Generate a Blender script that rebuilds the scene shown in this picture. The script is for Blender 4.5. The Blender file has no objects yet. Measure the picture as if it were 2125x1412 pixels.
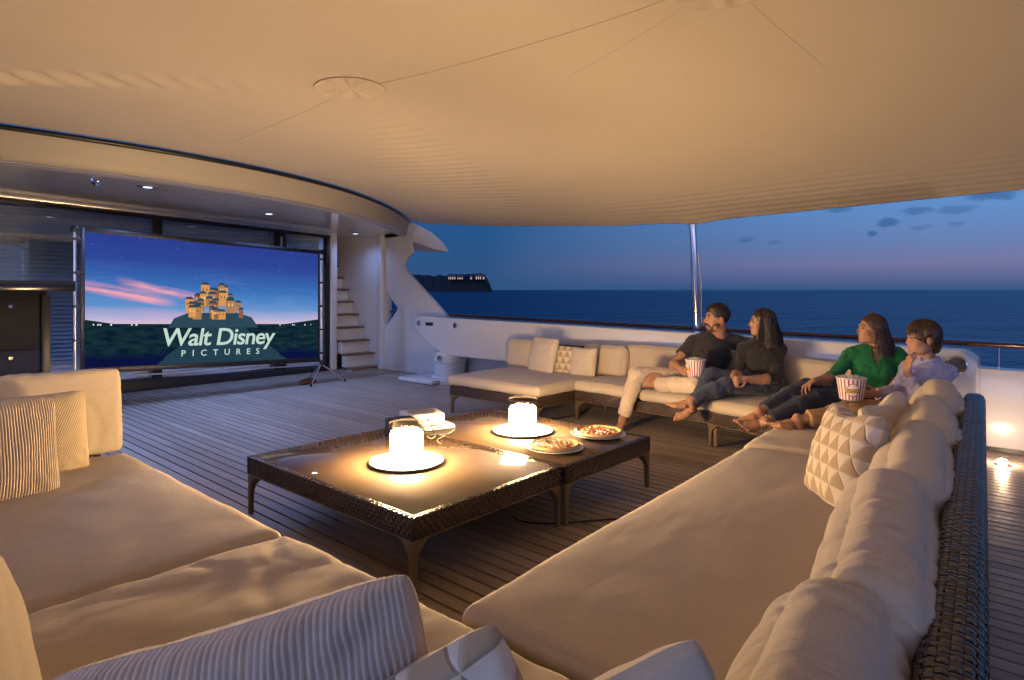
import bpy, bmesh, math, random
import numpy as np
from mathutils import Vector, Matrix, noise
random.seed(7); np.random.seed(7)
R = math.radians
scene = bpy.context.scene
C = scene.collection

# ---------------------------------------------------------------- camera
# ship axes: +X starboard, +Y forward, deck at z = 0
cam_d = bpy.data.cameras.new('camera'); cam = bpy.data.objects.new('camera', cam_d); C.objects.link(cam)
cam.location = (0, 0, 1.45)
cam.rotation_euler = (R(90), 0, R(-48.586))
cam_d.sensor_width = 36; cam_d.lens = 36 * 1290 / 2125
cam_d.shift_y = -(706 - 602) / 2125
cam_d.clip_start = 0.05; cam_d.clip_end = 60000
scene.camera = cam
scene.view_settings.view_transform = 'Standard'; scene.view_settings.look = 'None'
scene.view_settings.exposure = 0; scene.view_settings.gamma = 1
scene.view_settings.use_curve_mapping = False
scene.render.engine = 'CYCLES'
cy = scene.cycles
cy.use_denoising = True; cy.denoiser = 'OPENIMAGEDENOISE'
cy.max_bounces = 8; cy.diffuse_bounces = 4; cy.glossy_bounces = 4; cy.transmission_bounces = 6; cy.transparent_max_bounces = 10
cy.caustics_reflective = False; cy.caustics_refractive = False
cy.sample_clamp_indirect = 4.0

# ---------------------------------------------------------------- node helpers
class NT:
    def __init__(s, tree):
        s.t = tree; s.n = tree.nodes; s.l = tree.links
    def new(s, typ, **kw):
        n = s.n.new(typ)
        for k, v in kw.items(): setattr(n, k, v)
        return n
    def link(s, a, b): s.l.new(a, b)
    def put(s, sock, v):
        if isinstance(v, bpy.types.NodeSocket): s.l.new(v, sock)
        elif v is not None: sock.default_value = v
    def m(s, op, a, b=None, c=None, clamp=False):
        n = s.n.new('ShaderNodeMath'); n.operation = op; n.use_clamp = clamp
        s.put(n.inputs[0], a)
        if b is not None: s.put(n.inputs[1], b)
        if c is not None: s.put(n.inputs[2], c)
        return n.outputs[0]
    def vm(s, op, a, b=None):
        n = s.n.new('ShaderNodeVectorMath'); n.operation = op
        s.put(n.inputs[0], a)
        if b is not None: s.put(n.inputs[1], b)
        return n.outputs['Value'] if op in ('DOT_PRODUCT', 'LENGTH', 'DISTANCE') else n.outputs[0]
    def mix(s, f, a, b, blend='MIX'):
        n = s.n.new('ShaderNodeMix'); n.data_type = 'RGBA'; n.blend_type = blend
        s.put(n.inputs[0], f); s.put(n.inputs[6], col(a)); s.put(n.inputs[7], col(b))
        return n.outputs[2]
    def ramp(s, f, stops, interp='LINEAR'):
        n = s.n.new('ShaderNodeValToRGB'); n.color_ramp.interpolation = interp
        e = n.color_ramp.elements
        while len(e) < len(stops): e.new(0.5)
        for i, (p, c) in enumerate(stops):
            e[i].position = p; e[i].color = col(c)
        s.put(n.inputs[0], f); return n.outputs[0]
    def mr(s, v, a, b, c=0.0, d=1.0, smooth=False):
        n = s.n.new('ShaderNodeMapRange'); n.interpolation_type = 'SMOOTHSTEP' if smooth else 'LINEAR'
        s.put(n.inputs[0], v); s.put(n.inputs[1], a); s.put(n.inputs[2], b); s.put(n.inputs[3], c); s.put(n.inputs[4], d)
        return n.outputs[0]
    def noise(s, vec, scale, detail=3, rough=0.5, dist=0.0):
        n = s.n.new('ShaderNodeTexNoise'); s.put(n.inputs['Vector'], vec)
        n.inputs['Scale'].default_value = scale; n.inputs['Detail'].default_value = detail
        n.inputs['Roughness'].default_value = rough; n.inputs['Distortion'].default_value = dist
        return n.outputs[0]
    def map(s, vec, scale=(1, 1, 1), rot=(0, 0, 0), loc=(0, 0, 0)):
        n = s.n.new('ShaderNodeMapping'); s.put(n.inputs[0], vec)
        n.inputs['Scale'].default_value = scale; n.inputs['Rotation'].default_value = rot; n.inputs['Location'].default_value = loc
        return n.outputs[0]
    def sep(s, v):
        n = s.n.new('ShaderNodeSeparateXYZ'); s.put(n.inputs[0], v); return n.outputs
    def comb(s, x, y, z):
        n = s.n.new('ShaderNodeCombineXYZ')
        for i, v in enumerate((x, y, z)): s.put(n.inputs[i], v)
        return n.outputs[0]
    def tc(s, which='Object'):
        return s.n.new('ShaderNodeTexCoord').outputs[which]
    def bump(s, h, strength=0.3, dist=0.01):
        n = s.n.new('ShaderNodeBump'); s.put(n.inputs['Height'], h)
        n.inputs['Strength'].default_value = strength; n.inputs['Distance'].default_value = dist
        return n.outputs[0]

def col(c):
    if isinstance(c, (tuple, list)) and len(c) == 3: return (*c, 1.0)
    return c

# ---------------------------------------------------------------- world: dusk sky, sun already below the horizon behind the port quarter
world = bpy.data.worlds.new('World'); scene.world = world; world.use_nodes = True
w = NT(world.node_tree); w.n.clear()
gen = w.tc('Generated')
dirn = w.vm('NORMALIZE', gen)
dx, dy, dz = w.sep(dirn)
el = w.m('MULTIPLY', w.m('ARCSINE', dz), 57.29578)              # elevation in degrees
hl = w.m('SQRT', w.m('ADD', w.m('MULTIPLY', dx, dx), w.m('ADD', w.m('MULTIPLY', dy, dy), 1e-6)))
# the sun has set abeam to port (azimuth 278 from the bow); the belt of Venus stands opposite, to starboard
AZS = R(278)
cs = w.m('DIVIDE', w.m('ADD', w.m('MULTIPLY', dx, math.sin(AZS)), w.m('MULTIPLY', dy, math.cos(AZS))), hl)
elr = w.mr(el, -1, 40, 0, 1)
dark = w.ramp(elr, [(0.0, (0.026, 0.082, 0.205)), (0.024, (0.028, 0.086, 0.215)), (0.07, (0.029, 0.088, 0.228)), (0.112, (0.024, 0.090, 0.240)),
                    (0.178, (0.016, 0.092, 0.262)), (0.30, (0.011, 0.088, 0.268)), (1.0, (0.008, 0.052, 0.190))])
mid = w.ramp(elr, [(0.0, (0.030, 0.088, 0.225)), (0.024, (0.036, 0.094, 0.235)), (0.048, (0.105, 0.135, 0.300)), (0.075, (0.180, 0.185, 0.360)), (0.115, (0.145, 0.220, 0.460)), (0.178, (0.125, 0.275, 0.590)),
                   (0.25, (0.095, 0.300, 0.660)), (0.45, (0.060, 0.250, 0.620)), (1.0, (0.020, 0.110, 0.380))])
glow = w.ramp(elr, [(0.0, (1.5, 1.45, 2.2)), (0.12, (1.5, 1.75, 3.0)), (0.35, (0.7, 1.15, 2.6)), (1.0, (0.06, 0.22, 0.75))])
sky = w.mix(w.mr(cs, -0.62, -0.985), dark, mid)
sky = w.mix(w.mr(cs, -0.42, 0.90, 0, 1, True), sky, glow)
# small dark evening clouds, low over the starboard quarter
cl = None
def cdir(px, py):
    X = (px - 1062.5) / 1290; Z = -(py - 602) / 1290
    v = Vector((0.66149 * X + 0.74995, -0.74995 * X + 0.66149, Z)); return v.normalized()
nz = w.noise(w.vm('MULTIPLY', dirn, (30, 30, 90)), 1.6, 4, 0.6)
for (px, py, sx, sy, a) in [(2062, 405, 55, 13, .75), (1985, 436, 48, 11, .5), (1842, 463, 30, 12, .8), (1905, 437, 40, 9, .6), (1810, 486, 14, 7, .8), (1912, 472, 26, 8, .45),
                            (1740, 434, 34, 9, .65), (1545, 498, 30, 7, .6), (1606, 503, 22, 5, .4), (1985, 466, 22, 6, .35)]:
    c = cdir(px, py); rt = Vector((0.66149, -0.74995, 0)); up = Vector((0, 0, 1))
    k = 1 / max(c.length, 1e-6)
    dv = w.vm('SUBTRACT', dirn, tuple(c))
    u = w.m('DIVIDE', w.vm('DOT_PRODUCT', dv, tuple(rt)), sx / 1290 * 0.62)
    v = w.m('DIVIDE', w.vm('DOT_PRODUCT', dv, (0, 0, 1)), sy / 1290 * 0.9)
    r2 = w.m('ADD', w.m('MULTIPLY', u, u), w.m('MULTIPLY', v, v))
    r2 = w.m('ADD', r2, w.m('MULTIPLY', w.m('SUBTRACT', nz, 0.5), 2.2))
    f = w.m('MULTIPLY', w.mr(r2, 1.0, 0.0, 0, 1, True), a)
    cl = f if cl is None else w.m('MAXIMUM', cl, f)
sky = w.mix(w.m('MULTIPLY', cl, 0.85), sky, (0.030, 0.105, 0.270))
bg = w.new('ShaderNodeBackground'); w.link(sky, bg.inputs[0]); bg.inputs[1].default_value = 1.0
wo = w.new('ShaderNodeOutputWorld'); w.link(bg.outputs[0], wo.inputs[0])

# ---------------------------------------------------------------- materials
MATS = {}
def mat(name, base=(0.8, 0.8, 0.8), rough=0.5, metal=0.0, coat=0.0, spec=0.5, build=None, trans=0.0, sheen=0.0, emit=None, es=0.0):
    m = bpy.data.materials.new(name); m.use_nodes = True
    t = NT(m.node_tree); b = t.n['Principled BSDF']
    b.inputs['Base Color'].default_value = (*base, 1); b.inputs['Roughness'].default_value = rough
    b.inputs['Metallic'].default_value = metal; b.inputs['Coat Weight'].default_value = coat
    b.inputs['Coat Roughness'].default_value = 0.08
    b.inputs['Specular IOR Level'].default_value = spec
    b.inputs['Transmission Weight'].default_value = trans
    b.inputs['Sheen Weight'].default_value = sheen
    if emit: b.inputs['Emission Color'].default_value = (*emit, 1); b.inputs['Emission Strength'].default_value = es
    if build: build(t, b)
    MATS[name] = m; return m

def mottled(base, amt=0.12, scale=3.0, bump_scale=0, bump=0.0, bd=0.002, rough_var=0.0):
    def f(t, b):
        o = t.tc('Object')
        n = t.noise(o, scale, 5, 0.6)
        lo = tuple(c * (1 - amt) for c in base); hi = tuple(min(1, c * (1 + amt)) for c in base)
        t.link(t.mix(n, lo, hi), b.inputs['Base Color'])
        if rough_var:
            r0 = b.inputs['Roughness'].default_value
            t.link(t.mr(t.noise(o, scale * 4, 4), 0.3, 0.7, r0 - rough_var, r0 + rough_var), b.inputs['Roughness'])
        if bump_scale: t.link(t.bump(t.noise(o, bump_scale, 3), bump, bd), b.inputs['Normal'])
    return f

def fabric(base, amt=0.07, crease=0.35):
    def f(t, b):
        o = t.tc('Object')
        n = t.noise(o, 2.2, 5, 0.6); n2 = t.noise(t.map(o, (420, 60, 420)), 1.0, 2); n3 = t.noise(t.map(o, (60, 420, 420)), 1.0, 2)
        lo = tuple(c * (1 - amt) for c in base); hi = tuple(min(1, c * (1 + amt)) for c in base)
        c1 = t.mix(n, lo, hi)
        th = t.m('ADD', n2, n3)
        sl = t.m('ADD', t.noise(t.map(o, (26, 210, 120)), 1.0, 3, 0.6), t.noise(t.map(o, (210, 26, 120)), 1.0, 3, 0.6))
        c1 = t.mix(t.mr(sl, 0.85, 1.2, 0, 0.30), c1, tuple(c * 0.66 for c in base))
        t.link(t.mix(t.mr(th, 0.7, 1.3, 0, 0.22), c1, tuple(c * 0.72 for c in base)), b.inputs['Base Color'])
        wr = t.noise(t.map(o, (3.5, 9, 6)), 1.2, 4, 0.62, 0.3)
        h = t.m('ADD', t.m('MULTIPLY', th, 0.045), t.m('MULTIPLY', wr, crease))
        t.link(t.bump(h, 0.5, 0.02), b.inputs['Normal'])
    return f

mat('gelcoat', (0.62, 0.61, 0.61), 0.22, coat=0.5, build=mottled((0.62, 0.61, 0.61), 0.03, 1.2, 1.5, 0.05, 0.02, 0.05))
mat('fascia_paint', (0.38, 0.365, 0.36), 0.5, build=mottled((0.38, 0.365, 0.36), 0.04, 1.2, 1.5, 0.05, 0.02, 0.05))
mat('soffit', (0.74, 0.74, 0.75), 0.16, coat=0.6, build=mottled((0.74, 0.74, 0.75), 0.03, 1.0, 0.9, 0.06, 0.02, 0.04))
mat('black_trim', (0.012, 0.012, 0.014), 0.35, build=mottled((0.012, 0.012, 0.014), 0.3, 6))
mat('black_stone', (0.010, 0.010, 0.012), 0.14, build=mottled((0.010, 0.010, 0.012), 0.6, 40))
mat('cabinet', (0.010, 0.012, 0.018), 0.6, spec=0.3, build=mottled((0.010, 0.012, 0.018), 0.3, 9))
mat('caulk', (0.006, 0.006, 0.006), 0.7, build=mottled((0.006, 0.006, 0.006), 0.3, 20))
mat('steel', (0.72, 0.72, 0.74), 0.10, metal=1.0, build=mottled((0.72, 0.72, 0.74), 0.05, 4))
mat('aluminium', (0.70, 0.70, 0.72), 0.28, metal=1.0, build=mottled((0.70, 0.70, 0.72), 0.05, 8))
mat('varnished_teak', (0.10, 0.028, 0.012), 0.25, coat=0.6, build=mottled((0.10, 0.028, 0.012), 0.35, 14))
mat('tread_teak', (0.16, 0.085, 0.045), 0.5, build=mottled((0.16, 0.085, 0.045), 0.25, 18))
mat('bronze_leg', (0.20, 0.145, 0.075), 0.42, metal=0.35, build=mottled((0.20, 0.145, 0.075), 0.12, 6))
mat('cushion', (0.53, 0.445, 0.335), 0.92, sheen=0.2, build=fabric((0.53, 0.445, 0.335)))
def creased(base):
    f0 = fabric(base)
    def f(t, b):
        f0(t, b); o = t.tc('Object')
        n1 = t.noise(t.map(o, (7, 2.2, 3.0)), 1.0, 4, 0.6, 1.2); n2 = t.noise(t.map(o, (19, 4, 8)), 1.0, 3, 0.6, 0.8)
        ridg = t.m('ABSOLUTE', t.m('SUBTRACT', n1, 0.5))
        h = t.m('ADD', t.m('MULTIPLY', ridg, 2.2), t.m('MULTIPLY', n2, 0.5))
        bn = t.new('ShaderNodeBump'); t.link(h, bn.inputs['Height']); bn.inputs['Strength'].default_value = 0.22; bn.inputs['Distance'].default_value = 0.02
        old = b.inputs['Normal'].links[0].from_socket; t.link(old, bn.inputs['Normal']); t.link(bn.outputs[0], b.inputs['Normal'])
    return f
mat('cushion_creased', (0.53, 0.445, 0.335), 0.92, sheen=0.2, build=creased((0.53, 0.445, 0.335)))
mat('cushion_pale', (0.60, 0.51, 0.39), 0.92, sheen=0.2, build=fabric((0.60, 0.51, 0.39)))
mat('piping', (0.36, 0.29, 0.21), 0.95, build=mottled((0.36, 0.29, 0.21), 0.1, 40))

def teak(t, b):
    o = t.tc('Object'); rnd = t.n.new('ShaderNodeObjectInfo').outputs['Random']
    off = t.comb(t.m('MULTIPLY', rnd, 37.0), t.m('MULTIPLY', rnd, 91.0), 0.0)
    p = t.vm('ADD', o, off)
    g = t.noise(t.map(p, (70, 2.2, 70)), 1.0, 5, 0.65, 0.3)
    g2 = t.noise(t.map(p, (9, 0.8, 9)), 1.0, 3)
    base = t.ramp(rnd, [(0.0, (0.26, 0.205, 0.165)), (0.5, (0.33, 0.265, 0.215)), (1.0, (0.40, 0.33, 0.275))])
    c = t.mix(t.mr(g, 0.3, 0.75, 0, 0.55), base, (0.16, 0.115, 0.085))
    c = t.mix(t.mr(g2, 0.45, 0.8, 0, 0.35), c, (0.40, 0.36, 0.32))
    t.link(c, b.inputs['Base Color'])
    t.link(t.mr(g, 0.2, 0.8, 0.30, 0.52), b.inputs['Roughness'])
    t.link(t.bump(g, 0.25, 0.002), b.inputs['Normal'])
mat('teak', (0.2, 0.13, 0.08), 0.45, spec=0.5, build=teak)

def deck_far(t, b):
    o = t.tc('Object'); x, y, z = t.sep(o)
    fr = t.m('FRACT', t.m('DIVIDE', x, 0.09))
    line = t.m('LESS_THAN', fr, 0.07)
    g = t.noise(t.map(o, (70, 2.2, 70)), 1.0, 5, 0.65)
    c = t.mix(g, (0.10, 0.058, 0.036), (0.24, 0.155, 0.10))
    t.link(t.mix(line, c, (0.008, 0.007, 0.006)), b.inputs['Base Color'])
mat('deck_beyond', (0.2, 0.13, 0.08), 0.5, build=deck_far)

def rattan(t, b):
    o = t.tc('Object'); n = t.noise(o, 55, 3); n2 = t.noise(o, 3, 2)
    c = t.mix(n, (0.020, 0.0115, 0.007), (0.072, 0.042, 0.026))
    t.link(t.mix(t.mr(n2, 0.4, 0.7, 0, 0.4), c, (0.075, 0.048, 0.034)), b.inputs['Base Color'])
mat('rattan', (0.04, 0.025, 0.016), 0.27, spec=0.6, build=rattan)
mat('rattan_core', (0.006, 0.004, 0.003), 0.8, build=mottled((0.006, 0.004, 0.003), 0.3, 10))

def table_glass(t, b):
    o = t.tc('Object'); n = t.noise(o, 260, 2); n2 = t.noise(o, 2.5, 5, 0.7); sp = t.noise(o, 900, 1)
    c = t.mix(n2, (0.120, 0.076, 0.038), (0.155, 0.100, 0.052))
    t.link(t.mix(t.mr(sp, 0.70, 0.74, 0, 0.5), c, (0.25, 0.2, 0.16)), b.inputs['Base Color'])
    t.link(t.mr(t.noise(o, 5, 5, 0.7), 0.3, 0.75, 0.004, 0.03), b.inputs['Coat Roughness'])
mat('table_glass', (0.11, 0.08, 0.06), 0.75, coat=0.62, spec=0.12, build=table_glass)

def awning_cloth(t, b):
    o = t.tc('Object'); n = t.noise(o, 0.9, 5, 0.6); th = t.noise(t.map(o, (500, 500, 500)), 1, 1)
    t.link(t.mix(n, (0.47, 0.425, 0.375), (0.55, 0.50, 0.45)), b.inputs['Base Color'])
    t.link(t.bump(t.m('ADD', t.m('MULTIPLY', th, 0.03), t.m('MULTIPLY', t.noise(t.map(o, (1.2, 3.0, 1)), 1.6, 5, 0.6), 1.0)), 0.25, 0.03), b.inputs['Normal'])
mat('awning_cloth', (0.64, 0.59, 0.52), 0.62, sheen=0.1, build=awning_cloth)
mat('seam', (0.44, 0.37, 0.30), 0.8, build=mottled((0.44, 0.37, 0.30), 0.2, 30))

def sea_mat(t, b):
    o = t.tc('Object')
    h = t.m('ADD', t.noise(t.map(o, (0.020, 0.045, 1)), 1.0, 6, 0.62), t.m('MULTIPLY', t.noise(t.map(o, (0.35, 0.6, 1)), 1.0, 4, 0.6), 0.12))
    t.link(t.bump(h, 0.75, 9.0), b.inputs['Normal'])
    n = t.noise(t.map(o, (0.004, 0.012, 1)), 1.0, 5, 0.6)
    t.link(t.mix(n, (0.0005, 0.019, 0.066), (0.001, 0.034, 0.105)), b.inputs['Base Color'])
mat('sea_water', (0.002, 0.02, 0.08), 0.35, spec=0.10, build=sea_mat)
mat('cliff', (0.010, 0.012, 0.015), 0.95, build=mottled((0.010, 0.012, 0.015), 0.5, 0.03))
mat('villa', (0.10, 0.09, 0.085), 0.8, build=mottled((0.10, 0.09, 0.085), 0.2, 0.1))
mat('lit_window', (0.8, 0.5, 0.3), 0.5, emit=(1.0, 0.50, 0.22), es=0.75, build=mottled((0.8, 0.5, 0.3), 0.1, 1))

def pane(t, b):
    out = t.n['Material Output']
    tr = t.new('ShaderNodeBsdfTransparent'); tr.inputs[0].default_value = (0.90, 0.95, 1.0, 1)
    gl = t.new('ShaderNodeBsdfGlossy'); gl.inputs['Roughness'].default_value = 0.01; gl.inputs[0].default_value = (0.9, 0.95, 1, 1)
    fr = t.new('ShaderNodeLayerWeight'); fr.inputs[0].default_value = 0.5
    wob = t.bump(t.noise(t.tc('Object'), 0.7, 2), 0.02, 0.05); t.link(wob, gl.inputs['Normal'])
    mx = t.new('ShaderNodeMixShader'); t.link(t.m('ADD', t.m('MULTIPLY', t.m('POWER', fr.outputs['Facing'], 4.0), 0.8), 0.13, clamp=True), mx.inputs[0]); t.link(tr.outputs[0], mx.inputs[1]); t.link(gl.outputs[0], mx.inputs[2])
    t.link(mx.outputs[0], out.inputs[0])
mat('window_glass', build=pane)
mat('blind', (0.78, 0.79, 0.80), 0.7, build=mottled((0.78, 0.79, 0.80), 0.06, 3))
def clear(t, b):
    out = t.n['Material Output']
    tr = t.new('ShaderNodeBsdfTransparent'); tr.inputs[0].default_value = (0.93, 0.90, 0.86, 1)
    gl = t.new('ShaderNodeBsdfGlossy'); gl.inputs['Roughness'].default_value = 0.03
    fr = t.new('ShaderNodeLayerWeight'); fr.inputs[0].default_value = 0.5
    nz = t.noise(t.tc('Object'), 8, 2)
    mx = t.new('ShaderNodeMixShader'); t.link(t.m('ADD', t.m('MULTIPLY', t.m('POWER', fr.outputs['Facing'], 4.0), 0.35), t.m('MULTIPLY', nz, 0.05)), mx.inputs[0]); t.link(tr.outputs[0], mx.inputs[1]); t.link(gl.outputs[0], mx.inputs[2])
    t.link(mx.outputs[0], out.inputs[0])
mat('clear_glass', build=clear)
def tinted(t, b):
    out = t.n['Material Output']
    tr = t.new('ShaderNodeBsdfTransparent'); tr.inputs[0].default_value = (0.92, 0.90, 0.88, 1)
    df = t.new('ShaderNodeBsdfDiffuse')
    t.link(t.mix(t.noise(t.tc('Object'), 30, 2), (0.05, 0.045, 0.04), (0.09, 0.08, 0.07)), df.inputs[0])
    mx = t.new('ShaderNodeMixShader'); mx.inputs[0].default_value = 0.36; t.link(tr.outputs[0], mx.inputs[1]); t.link(df.outputs[0], mx.inputs[2])
    t.link(mx.outputs[0], out.inputs[0])
mat('smoked_lid', build=tinted)

# ---------------------------------------------------------------- object helpers
def link_obj(name, me, m=None, parent=None, loc=None, rot=None, smooth=False):
    o = bpy.data.objects.new(name, me); C.objects.link(o)
    if m is not None and not me.materials: me.materials.append(MATS[m] if isinstance(m, str) else m)
    if parent is not None: o.parent = parent
    if loc is not None: o.location = loc
    if rot is not None: o.rotation_euler = rot
    if smooth and len(me.polygons): me.polygons.foreach_set('use_smooth', [True] * len(me.polygons))
    return o
def mesh(verts, faces, name='mesh'):
    me = bpy.data.meshes.new(name)
    me.from_pydata([tuple(map(float, v)) for v in verts], [], [tuple(int(i) for i in f) for f in faces]); me.update(); return me
def tag(o, label=None, cat=None, group=None, kind=None):
    if label: o['label'] = label
    if cat: o['category'] = cat
    if group: o['group'] = group
    if kind: o['kind'] = kind
    return o
def empty(name, loc=(0, 0, 0), rz=0.0):
    o = bpy.data.objects.new(name, None); C.objects.link(o); o.location = loc; o.rotation_euler = (0, 0, rz); o.empty_display_size = 0.1; return o

class MB:
    """collects shapes into one mesh"""
    def __init__(s): s.v = []; s.f = []
    def add(s, verts, faces):
        k = len(s.v); s.v.extend(tuple(map(float, q)) for q in verts); s.f.extend(tuple(i + k for i in f) for f in faces); return s
    def box(s, lo, hi):
        x0, y0, z0 = lo; x1, y1, z1 = hi
        return s.add([(x0, y0, z0), (x1, y0, z0), (x1, y1, z0), (x0, y1, z0), (x0, y0, z1), (x1, y0, z1), (x1, y1, z1), (x0, y1, z1)],
                     [(0, 3, 2, 1), (4, 5, 6, 7), (0, 1, 5, 4), (1, 2, 6, 5), (2, 3, 7, 6), (3, 0, 4, 7)])
    def hexa(s, b4, t4):
        return s.add(list(b4) + list(t4), [(0, 3, 2, 1), (4, 5, 6, 7), (0, 1, 5, 4), (1, 2, 6, 5), (2, 3, 7, 6), (3, 0, 4, 7)])
    def loft(s, rings, cap=True, closed=True):
        n = len(rings[0]); k = len(s.v)
        for r in rings: s.v.extend(tuple(map(float, q)) for q in r)
        for i in range(len(rings) - 1):
            for j in range(n if closed else n - 1):
                a = k + i * n + j; b = k + i * n + (j + 1) % n
                s.f.append((a, b, b + n, a + n))
        if cap:
            s.f.append(tuple(k + j for j in reversed(range(n)))); s.f.append(tuple(k + (len(rings) - 1) * n + j for j in range(n)))
        return s
    def tube(s, pts, r, n=8, cap=True):
        pts = [Vector(p) for p in pts]; rr = r if isinstance(r, (list, tuple)) else [r] * len(pts)
        rings = []; t0 = (pts[1] - pts[0]).normalized(); up = Vector((0, 0, 1)) if abs(t0.z) < 0.9 else Vector((1, 0, 0))
        nv = (up - t0 * up.dot(t0)).normalized()
        for i, p in enumerate(pts):
            t = (pts[min(i + 1, len(pts) - 1)] - pts[max(i - 1, 0)]).normalized()
            nv = (nv - t * nv.dot(t)).normalized(); b = t.cross(nv)
            rings.append([p + (nv * math.cos(a) + b * math.sin(a)) * rr[i] for a in [2 * math.pi * j / n for j in range(n)]])
        return s.loft(rings, cap)
    def lathe(s, prof, n=32, c=(0, 0, 0), cap=True):
        rings = [[(c[0] + r * math.cos(2 * math.pi * j / n), c[1] + r * math.sin(2 * math.pi * j / n), c[2] + z) for j in range(n)] for r, z in prof]
        return s.loft(rings, cap)
    def prism(s, poly, d, axis):
        """poly: list of 3-D points in a plane, extruded by vector d"""
        d = Vector(d); a = [Vector(p) for p in poly]; n = len(a)
        return s.loft([a, [p + d for p in a]])
    def mesh(s, name='mesh'): return mesh(s.v, s.f, name)
    def obj(s, name, m, parent=None, smooth=False, bevel=0.0, seg=2, loc=None, rot=None):
        me = s.mesh(name)
        bm = bmesh.new(); bm.from_mesh(me); bmesh.ops.recalc_face_normals(bm, faces=bm.faces)
        if bevel > 0:
            ed = [e for e in bm.edges if len(e.link_faces) == 2 and e.calc_face_angle(0) > 0.6]
            bmesh.ops.bevel(bm, geom=ed, offset=bevel, segments=seg, profile=0.5, affect='EDGES', clamp_overlap=True)
        bm.to_mesh(me); bm.free(); me.update()
        o = link_obj(name, me, m, parent, loc, rot, smooth)
        if bevel > 0 and not smooth:
            me.polygons.foreach_set('use_smooth', [True] * len(me.polygons))
            try: me.set_sharp_from_angle(angle=R(40))
            except Exception: pass
        if smooth:
            try: me.set_sharp_from_angle(angle=R(48))
            except Exception: pass
        return o

def copy_tree(o, parent=None):
    c = o.copy(); C.objects.link(c); c.parent = parent
    for ch in [q for q in bpy.data.objects if q.parent == o]: copy_tree(ch, c)
    return c

# ---- soft shapes
def grid_cube(n):
    if isinstance(n, int): n = (n, n, n)
    key = {}; V = []; F = []
    def vid(p):
        k = tuple(round(c, 5) for c in p)
        if k not in key: key[k] = len(V); V.append(k)
        return key[k]
    def lin(m): 
        t = np.linspace(-1, 1, m + 1); return 0.55 * t + 0.45 * np.sin(t * math.pi / 2)
    for ax in range(3):
        a, b = [(1, 2), (2, 0), (0, 1)][ax]
        la, lb = lin(n[a]), lin(n[b])
        for sg in (-1, 1):
            for i in range(n[a]):
                for j in range(n[b]):
                    q = []
                    for (p, r) in ((i, j), (i + 1, j), (i + 1, j + 1), (i, j + 1)):
                        c = [0, 0, 0]; c[ax] = sg; c[a] = la[p]; c[b] = lb[r]; q.append(vid(c))
                    F.append(q if sg > 0 else q[::-1])
    return np.array(V, float), F

def pad_mesh(w, d, h, r, n=(16, 16, 6), crown=0.03, side=0.02, wr=0.006, wscale=3.0, wdir=(1, 1, 1), seed=0, sag=None, corner=0.0, crump=0.0, cf=(3.0, 1.2, 2.0)):
    """a stuffed cushion w x d x h with its bottom at z = 0"""
    p, F = grid_cube(n); half = np.array([w, d, h]) / 2
    s = p * half; inner = np.clip(s, -(half - r), half - r); dd = s - inner
    L = np.linalg.norm(dd, axis=1, keepdims=True); nrm = dd / np.maximum(L, 1e-6)
    q = inner + nrm * r
    u, v, t = p[:, 0], p[:, 1], p[:, 2]
    q[:, 2] += np.where(t > -0.2, crown * (1 - u * u) ** 0.6 * (1 - v * v) ** 0.6 * np.clip((t + 0.2) / 1.2, 0, 1), 0)
    q[:, 0] += np.sign(u) * side * (np.abs(u) ** 3) * (1 - v * v) * (1 - t * t)
    q[:, 1] += np.sign(v) * side * (np.abs(v) ** 3) * (1 - u * u) * (1 - t * t)
    if corner:
        k = (np.abs(u) ** 6) * (np.abs(v) ** 6); q[:, 0] += np.sign(u) * corner * k; q[:, 1] += np.sign(v) * corner * k
    if wr:
        rs = np.random.RandomState(seed)
        out = np.zeros(len(q)); wd = np.array(wdir)
        for k in range(9):
            dv = rs.normal(size=3) * wd; dv /= np.linalg.norm(dv); f = wscale * (1.0 + k * 0.75); ph = rs.rand() * 7
            base = np.sin(q @ dv * f * 2 + ph + 1.3 * np.sin(q @ np.roll(dv, 1) * f + ph * 2))
            out += base / (1 + k * 0.55)
        q += nrm * (out * wr / 2.2)[:, None]
    if crump:
        off = Vector((seed * 3.1, seed * 1.7, seed * 0.9)); out = np.zeros(len(q))
        for i, c in enumerate(q):
            v = Vector((c[0] * cf[0], c[1] * cf[1], c[2] * cf[2])) + off
            v = v + noise.noise_vector(v * 0.9) * 0.55
            a = 1 - abs(noise.noise(v * 1.6)) * 2.2; b = 1 - abs(noise.noise(v * 3.4)) * 2.4
            out[i] = max(0, a) ** 3 + 0.45 * max(0, b) ** 3
        q -= nrm * (out * crump)[:, None]
    if sag: q[:, 2] += sag(q)
    q[:, 2] += h / 2
    return mesh(q, F)

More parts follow.
